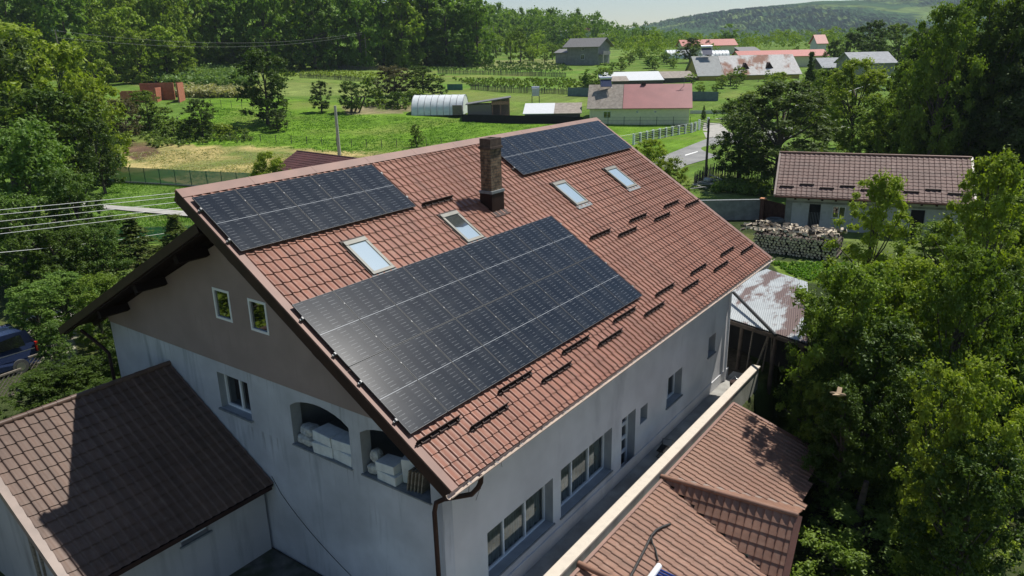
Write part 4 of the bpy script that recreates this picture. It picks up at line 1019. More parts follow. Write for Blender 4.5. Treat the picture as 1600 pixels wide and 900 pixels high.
# ---- junk boards behind the roof edge
for k in range(7):
    P = at(1088 + k * 5, 297 - k * 1.5); mb = MB(); mb.obox((-.9, -.1, 0), (1.8, 0, 0), (0, .22, 0), (0, 0, .05))
    o = mb.build('board', MT['path'], None, (P.x, P.y, .15 + .09 * k)); o.rotation_euler = (random.uniform(-.1, .1), random.uniform(-.15, .15), random.uniform(-.6, .6)); tag(o, 'one of the pale boards in the loose heap by the dark picket fence', 'board', 'boards heaped by the dark picket fence')
sack(at(1105, 292).x, at(1105, 292).y, .5, .4, .3, .18, 'white sack lying on the heap of pale boards', 12)

# ================================================================ FENCES
def post_line(name, pts, h, spacing, r, mat, label, cat='fence', rails=(), railr=.02, wire=None, group=None, net=None, base=None, postname='post', jit=0):
    P0 = pts[0]; e = empty(name, P0, label, cat, group)
    seg = []
    for i in range(len(pts) - 1):
        L = (pts[i + 1] - pts[i]).length; n = max(1, round(L / spacing))
        seg += [pts[i].lerp(pts[i + 1], k / n) for k in range(n)]
    seg.append(pts[-1])
    for p in seg: p.z = float(ter(p.x, p.y))
    if postname:
        pm = MB(); pm.obox((-r, -r, -.2), (2 * r, 0, 0), (0, 2 * r, 0), (0, 0, h + .2)); o0 = pm.build(postname, mat, e)
        for k, p in enumerate(seg[:100]):
            o = o0 if k == 0 else o0.copy()
            if k: COL.objects.link(o)
            o.location = p - P0 + Vector((random.uniform(-jit, jit), random.uniform(-jit, jit), 0))
    if rails:
        mb = MB()
        for z in rails:
            for a, b in zip(seg, seg[1:]): mb.bar(a - P0 + Vector((0, 0, z)), b - P0 + Vector((0, 0, z)), railr, railr)
        mb.build('rail', wire or mat, e)
    if net:
        mb = MB()
        for a, b in zip(seg, seg[1:]): mb.quad(a - P0 + Vector((0, 0, .05)), b - P0 + Vector((0, 0, .05)), b - P0 + Vector((0, 0, h - .05)), a - P0 + Vector((0, 0, h - .05)))
        mb.build('net', net, e)
    if base:
        mb = MB()
        for a, b in zip(seg, seg[1:]): mb.bar(a - P0 + Vector((0, 0, .0)), b - P0 + Vector((0, 0, .0)), .14, .3)
        mb.build('kerb', base, e)
    return e
MT['green'] = M('green_post', (.03, .10, .06), .6)
post_line('mesh_fence', [at(20, 270), at(160, 283), at(325, 293), at(420, 298)], 1.75, 2.15, .03, MT['green'], 'long green shade net fence on concrete kerb left of the house', rails=(1.72,), net=MT['net'], base=MT['path'], wire=MT['green'])
post_line('mesh_fence', [at(120, 388), at(230, 380), at(330, 376)], 1.2, 2.2, .03, MT['green'], 'lower green net fence behind the two young spruces', rails=(1.18,), net=MT['net'], wire=MT['sill'])
post_line('wire_fence', [at(360, 220), at(480, 226), at(620, 230), at(760, 228)], 1.15, 2.3, .035, MT['picket'], 'thin post and wire fence across the mown edge of the meadow', rails=(.35, .75, 1.08), railr=.012)
post_line('wire_fence', [at(280, 163), at(330, 166), at(395, 172)], 1.3, 2.4, .03, MT['picket'], 'thin wire fence beside the tall reeds and brick shell', rails=(.6, 1.2), railr=.015)
def pickets(pts, h, label, sp=.17, wd=.1, mat='picket', seed=1):
    rnd = random.Random(seed); P0 = pts[0]; mb = MB()
    for a, b in zip(pts, pts[1:]):
        L = (b - a).length; n = int(L / sp); d = (b - a).normalized()
        for k in range(n):
            P = a.lerp(b, k / n); z = float(ter(P.x, P.y)); q = P - P0; q.z = z - P0.z; hh = h * rnd.uniform(.75, 1.12); t = Vector((rnd.uniform(-.06, .06), rnd.uniform(-.06, .06), hh))
            mb.obox(q + Vector((0, 0, -.1)), d * wd * rnd.uniform(.6, 1.2), Vector((-d.y, d.x, 0)) * .03, t)
        mb.bar(a - P0 + Vector((0, 0, h * .6)), b - P0 + Vector((0, 0, h * .6 + float(ter(b.x, b.y) - b.z))), .05)
    o = mb.build('picket_fence', MT[mat], None, P0); return tag(o, label, 'fence', 'old grey picket fences between the gardens')
pickets([at(468, 122), at(530, 125), at(592, 130)], 1.3, 'grey picket fence behind the big dark tree in the meadow', .28, .16, seed=1)
pickets([at(495, 107), at(550, 109), at(608, 111)], 1.3, 'short grey picket fence at the foot of the far wooden pole', .3, .17, seed=2)
pickets([at(684, 116), at(800, 118), at(885, 121)], 1.4, 'long grey picket fence in front of the grey concrete house', .3, .18, seed=3)
pickets([at(735, 140), at(800, 145), at(888, 148)], 1.5, 'grey picket fence behind the water tank, ending at the blue sheets', .22, .14, seed=4)
pickets([at(312, 104), at(345, 111)], 1.4, 'short picket fence between bright lawn and the reeds', .28, .16, seed=5)
pickets([at(1084, 292), at(1112, 276), at(1150, 281), at(1215, 287)], 1.45, 'dark leaning picket fence at the foot of the road pole', .16, .1, seed=6)
def sheetfence(pxa, pxb, h, mat, label):
    A, B = at(*pxa), at(*pxb); mb = MB(); D = B - A; mb.v = []; n = D.cross(Vector((0, 0, 1))).normalized() * .05
    mb.obox((0, 0, -.2), D, n, (0, 0, h + .2)); o = mb.build('sheet_fence', MT[mat], None, A); return tag(o, label, 'fence', 'plain sheet fences between the plots')
sheetfence((887, 150), (928, 151), 1.7, 'bluegrey', 'blue grey sheet fence left of the house with two coloured roof')
sheetfence((1080, 157), (1122, 158), 1.7, 'bluegrey', 'blue grey sheet fence right of the house with two coloured roof')
sheetfence((699, 141), (723, 141), 1.3, 'teal', 'small teal sheet screen standing in the field above the sheds')
sheetfence((722, 190), (910, 194), 1.2, 'dark', 'low black net fence in front of the two sheds')
sheetfence((1078, 178), (1150, 178), .6, 'whitesheet', 'low white wall behind the concrete roadside fence')
post_line('garden_fence', [at(925, 197), at(1000, 197), at(1078, 197)], 1.5, 2.6, .03, MT['black'], 'dark metal garden fence in front of the cream house', rails=(.3, .85, 1.4), railr=.025)
# concrete roadside fence
cf = [at(990, 226), at(1020, 219), at(1050, 213), at(1080, 208), at(1086, 206)]
post_line('concrete_fence', cf, 1.5, 1.9, .14, MT['whiteframe'], 'white concrete post fence with dark rails beside the road', rails=(.45, .7, .95, 1.2), railr=.12, wire=MT['dkbrown'], base=MT['path'])
post_line('concrete_fence', [at(1092, 204), at(1106, 200)], 1.7, 2.0, .15, MT['whiteframe'], 'tall white gate posts with dark rails behind the roadside fence', rails=(.4, .7, 1.0, 1.3), railr=.08, wire=MT['black'])
# diagonal lattice fence by the van
def lattice(P, D, h, label):
    mb = MB(); L = D.length; d = D.normalized(); n = Vector((-d.y, d.x, 0)) * .03
    k = -h
    while k < L:
        for s_ in (0, 1):
            a0, a1 = max(k, 0), min(k + h, L)
            if a1 > a0:
                z0_, z1_ = (a0 - k, a1 - k); z0_, z1_ = (h - z0_, h - z1_) if s_ else (z0_, z1_)
                mb.bar(d * a0 + Vector((0, 0, z0_)) + n * s_, d * a1 + Vector((0, 0, z1_)) + n * s_, .05, .02)
        k += .19
    mb.bar((0, 0, h), d * L + Vector((0, 0, h)), .07); mb.bar((0, 0, 0), d * L, .07)
    o = mb.build('lattice_fence', MT['wood'], None, P); return tag(o, label, 'fence', 'diagonal lattice fences by the drive')
Pl = at(52, 592); Pr = at(118, 570); lattice(Pl, Pr - Pl, 1.0, 'pale diagonal lattice fence right of the van in the shade'); Pq = at(-60, 650); Pz = at(42, 612); lattice(Pq, Pz - Pq, 1.0, 'pale diagonal lattice fence below the van at the left edge')

# ================================================================ POLES AND LINES
def pole(P, top, r, mat, label, arms=0, group='power poles'):
    e = empty('power_pole', P, label, 'power pole', group)
    mb = MB(); mb.tube([(0, 0, -.3), (0, 0, top)], [r, r * .7], 10); mb.build('shaft', MT[mat], e)
    if arms:
        mb = MB(); mb.bar((-.6 * RT[0], -.6 * RT[1], top - .25), (.6 * RT[0], .6 * RT[1], top - .25), .07); mb.build('crossarm', MT['sill'], e)
        for k in range(arms):
            s_ = -.55 + 1.1 * k / max(1, arms - 1); mb = MB(); mb.tube([(s_ * RT[0], s_ * RT[1], top - .22), (s_ * RT[0], s_ * RT[1], top - .05)], .04, 8); mb.build('insulator', MT['whiteframe'], e)
    return e
def poleby(px, base, topy, r, mat, label, arms=0):
    P = at(px, base); return P, pole(P, zat(px, topy, depth(P)) - P.z, r, mat, label, arms)
poleby(530.5, 243, 165, .24, 'poleconc', 'pale concrete pole rising behind the roof ridge in the meadow')
P1, _ = poleby(1102, 284, 186, .14, 'polewood', 'dark wooden pole beside the road right of the roof', 0)
P2, _ = poleby(574, 108, 49, .2, 'wood', 'grey wooden pole in the field before the dark wood', 2)
P3, _ = poleby(772, 84, 40, .2, 'wood', 'distant wooden pole at the right end of the dark wood', 2)
P4 = atd(136, 150); pole(P4, zat(134, 45, 150) - P4.z, .15, 'wood', 'wooden pole top showing between left trees', 2)
def cable(A, B, sag, label, r=.022, group='power lines', mat='weir'):
    n = 16; c = (A + B) / 2; mb = MB(); mb.tube([A.lerp(B, i / n) - c - Vector((0, 0, sag * 4 * (i / n) * (1 - i / n))) for i in range(n + 1)], r, 5)
    return tag(mb.build('power_line', MT['farwire' if 'far ' in label else mat], None, c), label, 'power line', group)
top1 = ptd(1107, 187, depth(P1))
for k, y in enumerate((325, 331, 341, 352, 359)):
    cable(ptd(-260, y + 26 + 2.5 * k, 30), top1 + Vector((0, 0, -.16 * k)), .75, '%s of the five lines passing behind the roof corner at left' % ('topmost', 'second', 'third', 'fourth', 'lowest')[k], .0125)
cable(ptd(-220, 412, 29), ptd(330, 352, 62), .3, 'single thin line below the five lines at the left', .014)
for k in range(4): cable(top1 + Vector((0, 0, -.16 * k)), ptd(1420, 108 + 5 * k, 95), .9, '%s of the four lines running from the road pole into the right trees' % ('topmost', 'second', 'third', 'lowest')[k], .028)
t2 = Vector((P2.x, P2.y, zat(574, 50, depth(P2)))); t3 = Vector((P3.x, P3.y, zat(772, 42, depth(P3)))); t4 = Vector((P4.x, P4.y, zat(134, 47, 150)))
cable(t4, t2, 2.6, 'far power line hanging from the left trees to the field pole', .022); cable(t2, t3, 2.0, 'far power line hanging before the dark wood', .022)
cable(t4 + Vector((0, 0, -1.2)), t2 + Vector((0, 0, -.5)), 2.6, 'lower far power line before the left wooded slope', .022)

# ================================================================ BACKGROUND BUILDINGS
def ghouse(name, label, cat, A, B, width, wh, rh, wallm, roofm, over=.4, wins=(), split=None, group=None, z=None, back=0):
    """gable roof house; A,B: ends of the side facing the viewer, local y runs away from the viewer"""
    D = B - A; L = math.hypot(D.x, D.y); a = math.atan2(D.y, D.x)
    e = empty(name, (A.x, A.y, min(A.z, B.z) if z is None else z), label, cat, group, a)
    mb = MB(); mb.box((0, 0, -1.5), (L, width, wh))
    for x in (0.02, L - .22): mb.poly([(0.01, wh), (width - .01, wh), (width / 2, wh + rh - .1)], [], lambda a_, b_, c_: Vector((x + c_, a_, b_)), .2)
    mb.build('wall', MT[wallm], e)
    s = rh / (width / 2)
    parts = [(-over, L + over, roofm)] if not split else [(-over, L * split[0] - .03, split[1]), (L * split[0] + .03, L + over, roofm)]
    for (x0, x1, m_) in parts:
        mb = MB(); mb.obox((x0, -over, wh - over * s), (x1 - x0, 0, 0), (0, width / 2 + over, (width / 2 + over) * s), (0, 0, .12))
        mb.obox((x0, width / 2 + .004, wh + rh), (x1 - x0, 0, 0), (0, width / 2 + over, -(width / 2 + over) * s), (0, 0, .12)); mb.build('roof', MT[m_], e)
    for (x, zz_, w_, h_) in wins:
        mb = MB(); mb.box((x, -.04, zz_), (x + w_, -.003, zz_ + h_)); f = mb.build('window', MT['whiteframe'], e)
        mb = MB(); mb.box((x + .07, -.05, zz_ + .07), (x + w_ / 2 - .03, -.042, zz_ + h_ - .07)); mb.box((x + w_ / 2 + .03, -.05, zz_ + .07), (x + w_ - .07, -.042, zz_ + h_ - .07)); mb.build('pane', MT['glassdark'], f)
    return e, L
def mono(name, label, cat, A, B, width, h0, h1, wallm, roofm, over=.3, split=None, group=None):
    """single slope roof rising away from the viewer"""
    D = B - A; L = math.hypot(D.x, D.y); a = math.atan2(D.y, D.x)
    e = empty(name, (A.x, A.y, min(A.z, B.z)), label, cat, group, a)
    mb = MB(); mb.box((0, 0, -.8), (L, width, h0 - .02)); mb.build('wall', MT[wallm], e)
    s = (h1 - h0) / width
    parts = [(-over, L + over, roofm)] if not split else [(-over, L * split[0], split[1]), (L * split[0] + .01, L + over, roofm)]
    for (x0, x1, m_) in parts:
        mb = MB(); mb.obox((x0, -over, h0 - over * s), (x1 - x0, 0, 0), (0, width + 2 * over, (width + 2 * over) * s), (0, 0, .1)); mb.build('roof', MT[m_], e)
    mb = MB(); mb.poly([(0.01, h0 - .02), (width, h0 - .02), (width, h1 - .04)], [], lambda a_, b_, c_: Vector((c_, a_, b_)), .15); mb.poly([(0.01, h0 - .02), (width, h0 - .02), (width, h1 - .04)], [], lambda a_, b_, c_: Vector((L - .15 + c_, a_, b_)), .15)
    mb.build('gable', MT[wallm], e)
    return e, L
cream, L = ghouse('cream_house', 'cream house with half dusty red and half grey roof', 'house', at(921, 194), at(1076, 196), 8.6, 3.05, 3.3, 'cream', 'redsheet', .45, [(2.3, 1.2, 1.3, 1.15), (7.7, 2.0, .4, .4), (10.7, 2.0, .4, .4)], (.335, 'asbestos'))
def sheater(parent_frame_e, P, sc_, label):
    e = empty('solar_water_heater', P, label, 'water heater', 'small solar water heaters on roofs', math.atan2(RT[1], RT[0]))
    mb = MB(); mb.tube([(-.9 * sc_, 0, 1.35 * sc_), (.9 * sc_, 0, 1.35 * sc_)], .28 * sc_, 12); mb.build('tank', MT['alu'], e)
    mb = MB(); mb.obox((-.8 * sc_, -1.2 * sc_, .2), (1.6 * sc_, 0, 0), (0, 1.1 * sc_, 1.0 * sc_), (0, -.05, .06)); mb.build('collector', MT['carblue'], e)
    mb = MB()
    for x in (-.8, .8): mb.bar((x * sc_, 0, 0), (x * sc_, 0, 1.3 * sc_), .06); mb.bar((x * sc_, -1.2 * sc_, 0), (x * sc_, .1, 1.1 * sc_), .06)
    mb.build('stand', MT['alu'], e); return e
dC = depth(at(921, 194)); sheater(None, ptd(946, 137, dC + 3.2), 1.15, 'solar water heater with tank on the grey half of the two coloured roof')
mb = MB(); mb.box((0, 0, 0), (.7, .7, 1.2)); ch_ = mb.build('chimney', MT['dkbrown'], cream); ch_.location = (8.5, 4.0, 5.6)
mb = MB(); mb.tube([(0, 0, 0), (0, 0, 2.4)], .04, 6); mb.bar((-.5, 0, 2.3), (.6, 0, 2.1), .05); a_o = mb.build('antenna', MT['sill'], cream); a_o.location = (15.5, 3.8, 5.2)
mono('low_shed', 'low dark shed with half white and half brown sheet roof', 'shed', at(820, 193), at(906, 193), 5.0, 1.7, 2.9, 'picket', 'asbestos', .3, (.53, 'whitesheet'))
rs = empty('timber_shed', at(731, 188), 'plank shed with open reddish timber bay right of the greenhouse', 'shed', None, math.atan2(RT[1], RT[0]))
mb = MB(); mb.box((0, 0, -.3), (4.2, 3.4, 2.6)); mb.box((4.2, 3.1, -.3), (7.3, 3.4, 3.3)); mb.build('wall', MT['wood'], rs)
mb = MB(); mb.obox((-.3, -.3, 2.55), (7.9, 0, 1.05), (0, 4.1, 0), (0, 0, .14)); mb.build('roof', MT['greyroof'], rs)
for x in (4.3, 5.7, 7.2):
    mb = MB(); mb.box((x, -.05, -.3), (x + .16, .12, 3.1 + (x - 4.3) * .13)); mb.build('post', MT['woodred'], rs)
mb = MB(); mb.box((4.2, 0, .5), (7.3, .08, .72)); mb.build('rail', MT['woodred'], rs); mb = MB(); mb.box((4.2, -.04, 2.5), (7.3, .04, 3.05)); mb.build('rail', MT['woodred'], rs)
mb = MB(); mb.box((4.3, .2, -.3), (7.2, 3.0, .3)); mb.build('floor', MT['rust'], rs)
# greenhouse
def tunnel(P, L, R_, a, label, rs_=1.0):
    e = empty('polytunnel', P, label, 'greenhouse', 'white plastic tunnels', a)
    mb = MB(); n = 12; vs = []; k = 10
    for i in range(k + 1):
        for j in range(n + 1):
            t = math.pi * j / n; rr = R_ * (1 + (.0 if i % 2 else .012)); vs.append((L * i / k, R_ - rr * math.cos(t), rr * rs_ * math.sin(t)))
    mb.add(vs, [(i * (n + 1) + j, (i + 1) * (n + 1) + j, (i + 1) * (n + 1) + j + 1, i * (n + 1) + j + 1) for i in range(k) for j in range(n)], 0, True); mb.build('cover', MT['plastic'], e)
    for i in range(0, 9):
        mb = MB(); mb.tube([(L * i / 8, R_ - (R_ + .05) * math.cos(math.pi * j / n), (R_ + .05) * rs_ * math.sin(math.pi * j / n)) for j in range(n + 1)], .05, 5); mb.build('hoop', MT['metalgrey'], e)
    for x in (0.02, L - .02):
        mb = MB(); mb.add([(x, R_ - R_ * math.cos(math.pi * j / n), R_ * rs_ * math.sin(math.pi * j / n)) for j in range(n + 1)], [tuple(range(n + 1)) if x > 1 else tuple(reversed(range(n + 1)))]); f_ = mb.build('end_wall', MT['plastic'], e)
    return e
a_rt = math.atan2(RT[1], RT[0])
gh = tunnel(at(643, 181), 9.3, 3.3, a_rt - .12, 'white plastic tunnel greenhouse in the meadow left of the plank shed')
mb = MB(); mb.box((7.5, -.12, 0), (9.2, .1, 1.7)); mb.build('door', MT['wood'], gh)
tunnel(atd(1040, 262), 8, 3.2, a_rt, 'far white plastic tunnel left of the round dark tree', .9); tunnel(atd(1092, 252), 9, 3.2, a_rt, 'far white plastic tunnel right of the round dark tree', .9)
# water tank on stand
tk = empty('water_tank', at(837, 164), 'white caged water tank on a dark four legged stand', 'water tank', None, a_rt)
for x in (-.75, .65):
    for y in (-.5, .5):
        mb = MB(); mb.box((x, y, -.2), (x + .1, y + .1, 1.7)); mb.build('leg', MT['black'], tk)
mb = MB(); mb.box((-.7, -.5, 1.72), (.7, .6, 3.0)); mb.build('tank', MT['whitesheet'], tk); mb = MB()
for k in range(4): mb.box((-.72 + k * .46, -.53, 1.7), (-.70 + k * .46, -.5, 3.02))
for k in range(2): mb.box((-.74, -.54, 1.75 + k * .4), (.74, -.51, 1.78 + k * .4))
mb.build('cage', MT['alu'], tk); mb = MB(); mb.tube([(-.75, 0, 3.2), (.75, 0, 3.2)], .3, 12); mb.build('barrel', MT['alu'], tk)
# grey concrete house
gh2, L = ghouse('concrete_house', 'unfinished grey concrete two storey house with grey roof far behind', 'house', at(886, 101), at(934, 102), 7.5, 5.9, 2.0, 'conchouse', 'greyroof', 1.1, [(5.0, 1.7, 1.2, 1.5), (5.2, 4.3, .9, .9)])
mb = MB(); mb.box((L + .002, .5, 3.0), (L + 1.6, 5, 3.2)); mb.box((L + 1.5, .5, 3.2), (L + 1.6, 5, 4.1)); mb.build('balcony', MT['conchouse'], gh2)
mb = MB(); mb.box((L + 1.35, .5, -1), (L + 1.6, .8, 2.99)); mb.build('pillar', MT['path'], gh2)
mono('side_room', 'small grey porch building attached left of the far concrete house', 'outbuilding', at(868, 101), at(885.5, 101), 5, 3.6, 4.5, 'conchouse', 'greyroof', .5)
# long sheds
def roofat(name, label, pxl, pxr, ytop, ybot, d, depthw, wallm, roofm, cat='shed', split=None):
    A, B = atd(pxl, d), atd(pxr, d); zb_ = zat((pxl + pxr) / 2, ybot, d); zt = zat((pxl + pxr) / 2, ytop, d + depthw); g = min(A.z, B.z)
    return mono(name, label, cat, A, B, depthw, zb_ - g, zt - g, wallm, roofm, .2, split)
roofat('long_shed', 'long shed with plain white sheet roof behind the cream house', 942, 1035, 113, 126, 178, 7, 'picket', 'whitesheet')
roofat('long_shed', 'long shed with plain brown roof right of the white roofed one', 1037, 1084, 112, 122, 180, 7, 'picket', 'asbestos')
roofat('grey_shed', 'small grey pitched shed between white roof and solar heater', 955, 982, 120, 127, 171, 4, 'picket', 'asbestos')
def gat(name, label, cat, pxl, pxr, ridge, eave, base, d, width, wallm, roofm, split=None, wins=(), over=.5):
    A, B = atd(pxl, d), atd(pxr, d); m = (pxl + pxr) / 2; ze = zat(m, eave, d); zr = zat(m, ridge, d + width / 2); g = zat(m, base, d)
    return ghouse(name, label, cat, A, B, width, ze - g, zr - ze, wallm, roofm, over, wins, split, z=g)
barn, L = gat('barn', 'long yellow barn with grey and flaking white sheet roof', 'barn', 1089, 1240, 87, 116, 127, 183, 14, 'yellow', 'barnroof', (.25, 'barnroof2'))
for x in (.48, .72):
    mb = MB(); y0 = 3.2; z0_ = (zat(1160, 116, 183) - zat(1160, 127, 183)); s_ = (zat(1160, 87, 190) - zat(1160, 116, 183)) / 7
    mb.add([(L * x - 1, y0 - 1.4, z0_ + (y0 - 1.4) * s_ + .1), (L * x + 1, y0 - 1.4, z0_ + (y0 - 1.4) * s_ + .1), (L * x, y0 - 1.4, z0_ + (y0 - 1.4) * s_ + 1.5), (L * x, y0 + .9, z0_ + (y0 + .9) * s_ + .15)], [(0, 1, 2), (0, 2, 3), (1, 3, 2)]); mb.build('dormer', MT['dkbrown'], barn)
sheater(None, ptd(1103, 87, 190), 1.5, 'solar water heater on the ridge of the long yellow barn')
gat('red_roofed_house', 'long low building with red roof directly behind the barn', 'house', 1150, 1280, 79, 88, 100, 214, 9, 'cream', 'redroof')
gat('red_roofed_house', 'far house with red roof beyond the plastic tunnels', 'house', 1062, 1142, 62, 71, 80, 292, 10, 'cream', 'redroof')
gat('red_roofed_house', 'small far house with steep red roof beside the round trees', 'house', 1263, 1276, 55, 67, 78, 245, 6, 'whitesheet', 'redroof')
gat('grey_roofed_house', 'low grey roofed building partly hidden right of the barn', 'house', 1276, 1304, 91, 105, 112, 172, 8, 'picket', 'metalgrey')
gat('grey_roofed_house', 'grey ribbed sheet roof building before the round dark trees', 'house', 1322, 1382, 82, 98, 108, 160, 9, 'conchouse', 'metalgrey')
roofat('grey_shed', 'small grey open shed right of the far red roof', 1148, 1178, 74, 80, 236, 6, 'picket', 'greyroof')
for k, (x, y) in enumerate(((880, 47), (913, 44), (935, 50))):
    gat('hillside_house', ('pale small house left among far trees on the rise', 'pink small house in the middle among far trees', 'pale small house right among far trees on the rise')[k], 'house', x, x + 12, y, y + 4, y + 9, 420 + k * 10, 7, 'whitesheet', ('greyroof', 'redroof', 'greyroof')[k])
# brown roofed outbuilding behind the ridge
br = empty('barn', atz(520, 262, 3.2), 'dark wine tiled roof of an outbuilding showing behind the ridge', 'outbuilding')
zr_ = 4.2; rA, rB = atz(464, 236, zr_), atz(640, 258, zr_); eA = atz(440, 292, 2.6); O_ = br.location
dU = (rB - rA); dU.z = 0; Lb = dU.length; dU.normalize(); pv_ = Vector((dU.y, -dU.x, 0)); vv = (pv_ * 3.0 + Vector((0, 0, -1.5)))
tiles('roof', MT['tile_dark'], br, rA - O_, dU, vv.normalized(), Lb, vv.length, pitch=.25); vv2 = (-pv_ * 3.0 + Vector((0, 0, -1.5))); tiles('roof', MT['tile_dark'], br, rA - O_, dU, vv2.normalized(), Lb, vv2.length, nu=4)
mb = MB(); mb.tube([rA - O_, rB - O_], .09, 8); mb.build('ridge_cap', MT['tile_dark'], br)
mb = MB(); q = rA - O_ + dU * .4 - Vector((0, 0, zr_)); q.z = -O_.z; mb.obox(q - pv_ * 2.4, dU * (Lb - .8), pv_ * 4.8, (0, 0, 2.6)); mb.build('wall', MT['greywarm'], br)
# unfinished brick shell
bs = empty('brick_shell', at(230, 160), 'roofless unfinished building of red hollow brick at the left', 'building', None, a_rt + .1)
mb = MB()
for (a, b) in (((-4.5, 0, -1), (1.6, .3, 2.2)), ((1.6, 0, -1), (1.9, 3.5, 2.6)), ((-2.2, 3.5, -1), (4.2, 3.8, 3.4)), ((4.8, 3.2, -1), (6.0, 3.5, 3.5)), ((5.95, -.5, -1), (6.25, 3.2, 3.4)), ((-4.8, 0, -1), (-4.5, 4, 2.0))): mb.box(a, b)
mb.build('wall', MT['brickred'], bs)
# leaning beams, small things in the meadow
P = at(560, 175)
for k in range(3):
    mb = MB(); mb.tube([(k * 1.2 - 2.2, 0, -.1), (k * .9 - .3, .6, 2.7)], .16, 7); o = mb.build('leaning_log', MT['polewood'], None, P); tag(o, 'one of the three dark logs propped under the small meadow trees', 'log', 'dark logs leaning under the meadow trees')
for k in range(4):
    P = at(590 + k * 11, 167); mb = MB(); mb.bar((-1.6, 0, .3), (1.6, .3, .5 + .2 * (k % 2)), .12); o = mb.build('pole_rail', MT['wood'], None, P); tag(o, 'one of the pale rails lying at the edge of the meadow', 'rail', 'rails lying at the meadow edge')
P = at(743, 92); mb = MB(); mb.tube([(0, 0, 0), (0, 0, 1.2)], .5, 10); tag(mb.build('barrel', MT['black'], None, P), 'small dark barrel in the far pale field', 'barrel')

# ================================================================ VAN
vb = atz(60, 543, .95); van = empty('van', (vb.x, vb.y, 0), 'dark blue van with red tail lamp parked at the left edge', 'van')
prof = [(0, .35), (0, 1.0), (-.05, 1.25), (-.35, 1.82), (-2.9, 1.86), (-3.7, 1.12), (-4.4, .95), (-4.5, .4)]
def vbod(x0, x1, inset): return [Vector((x0 + (inset if z > 1.1 else 0), y, z)) for y, z in prof], [Vector((x1 - (inset if z > 1.1 else 0), y, z)) for y, z in prof]
mb = MB(); l_, r_ = vbod(-1.85, 0, .14); n = len(prof)
mb.add(l_ + r_, [(i, (i + 1) % n, n + (i + 1) % n, n + i) for i in range(n)] + [tuple(range(n)), tuple(n + i for i in reversed(range(n)))]); bo = mb.build('body', MT['carblue'], van); bv = bo.modifiers.new('b', 'BEVEL'); bv.width = .06; bv.segments = 3
mb = MB(); mb.add([(.002 - .09, -.45, 1.2), (.002 - .145, -.55, 1.72), (.002 - .145, -2.8, 1.74), (.002 - .09, -3.3, 1.2)], [(0, 1, 2, 3)]); mb.build('side_window', MT['glassdark'], van)
mb = MB(); mb.add([(-1.6, .0, 1.22), (-.25, .0, 1.22), (-.3, -.3, 1.76), (-1.55, -.3, 1.76)], [(0, 1, 2, 3)]); mb.build('rear_window', MT['glassdark'], van)
for x in (-.14, -1.86): mb = MB(); mb.box((x, -.08, .8), (x + .15, .03, 1.25)); mb.build('tail_light', MT['tail'], van)
mb = MB(); mb.box((.0, -4.2, .98), (.012, -.15, 1.01)); mb.build('trim_strip', MT['alu'], van)
for y in (-.85, -3.6):
    for x in (-1.8, -.2):
        mb = MB(); mb.tube([(x, y, .33), (x + .22, y, .33)], .33, 20); wh = mb.build('wheel', MT['tyre'], van); mb = MB(); mb.tube([(x - .005, y, .33), (x + .225, y, .33)], .19, 14); mb.build('rim', MT['alu'], wh)

# ================================================================ VEGETATION
def leaves(C, Rd, per, size, rng, up=.35, hollow=.5):
    """C (k,3) clump centres, Rd (k,3) radii -> leaf quads"""
    k = len(C); N = k * per
    d = rng.normal(size=(N, 3)); d /= np.linalg.norm(d, axis=1)[:, None]
    r = np.abs(rng.normal(size=N)) * .50 + hollow * .55 * rng.random(N)
    r = np.minimum(r, 1.9)
    idx = np.repeat(np.arange(k), per)
    P = C[idx] + d * Rd[idx] * r[:, None]
    nrm = d * .6 + rng.normal(size=(N, 3)) * .55 + np.array([0, 0, up]); nrm /= np.linalg.norm(nrm, axis=1)[:, None]
    a = np.cross(nrm, rng.normal(size=(N, 3))); a /= np.linalg.norm(a, axis=1)[:, None]; b = np.cross(nrm, a)
    s = size * rng.uniform(.45, 1.5, N)[:, None]
    V = np.stack([P - a * s * .5, P + b * s * .28 - nrm * s * .06, P + a * s * .5, P - b * s * .28 - nrm * s * .06], 1).reshape(-1, 3)
    return V, np.arange(N * 4).reshape(-1, 4)
def clumps(shape, k, cr, rng, base=.2, seed=0):
    out = []
    ph = rng.uniform(0, 6, 6)
    while len(out) < k:
        z = rng.random(); th = rng.uniform(0, 2 * math.pi)
        if shape == 'round': env = math.sqrt(max(0, 1 - ((z - .45) / .58) ** 2)) if z > .45 else math.sqrt(max(0, 1 - ((.45 - z) / .6) ** 2))
        elif shape == 'spruce': env = (1 - z) ** .85 * (1.0 if z > .08 else .7)
        elif shape == 'column': env = math.sqrt(max(0, 1 - ((z - .4) / .62) ** 2)) ** .8
        elif shape == 'spread': env = .55 + .45 * math.sin(math.pi * min(1, z * 1.15)) if z < .8 else math.sqrt(max(0, 1 - ((z - .8) / .22) ** 2)) * .85
        else: env = 1.0
        env *= 1 + .18 * math.sin(2 * th + ph[0] + 3 * z) + .14 * math.sin(3 * th + ph[1] - 5 * z) + .1 * math.sin(7 * z + ph[2])
        f = rng.random() ** .45
        if shape == 'spruce': f = rng.random() ** .35
        x, y = math.cos(th) * env * f, math.sin(th) * env * f
        out.append((x, y, base + z * (1 - base)))
    return np.array(out)
LIB = {}
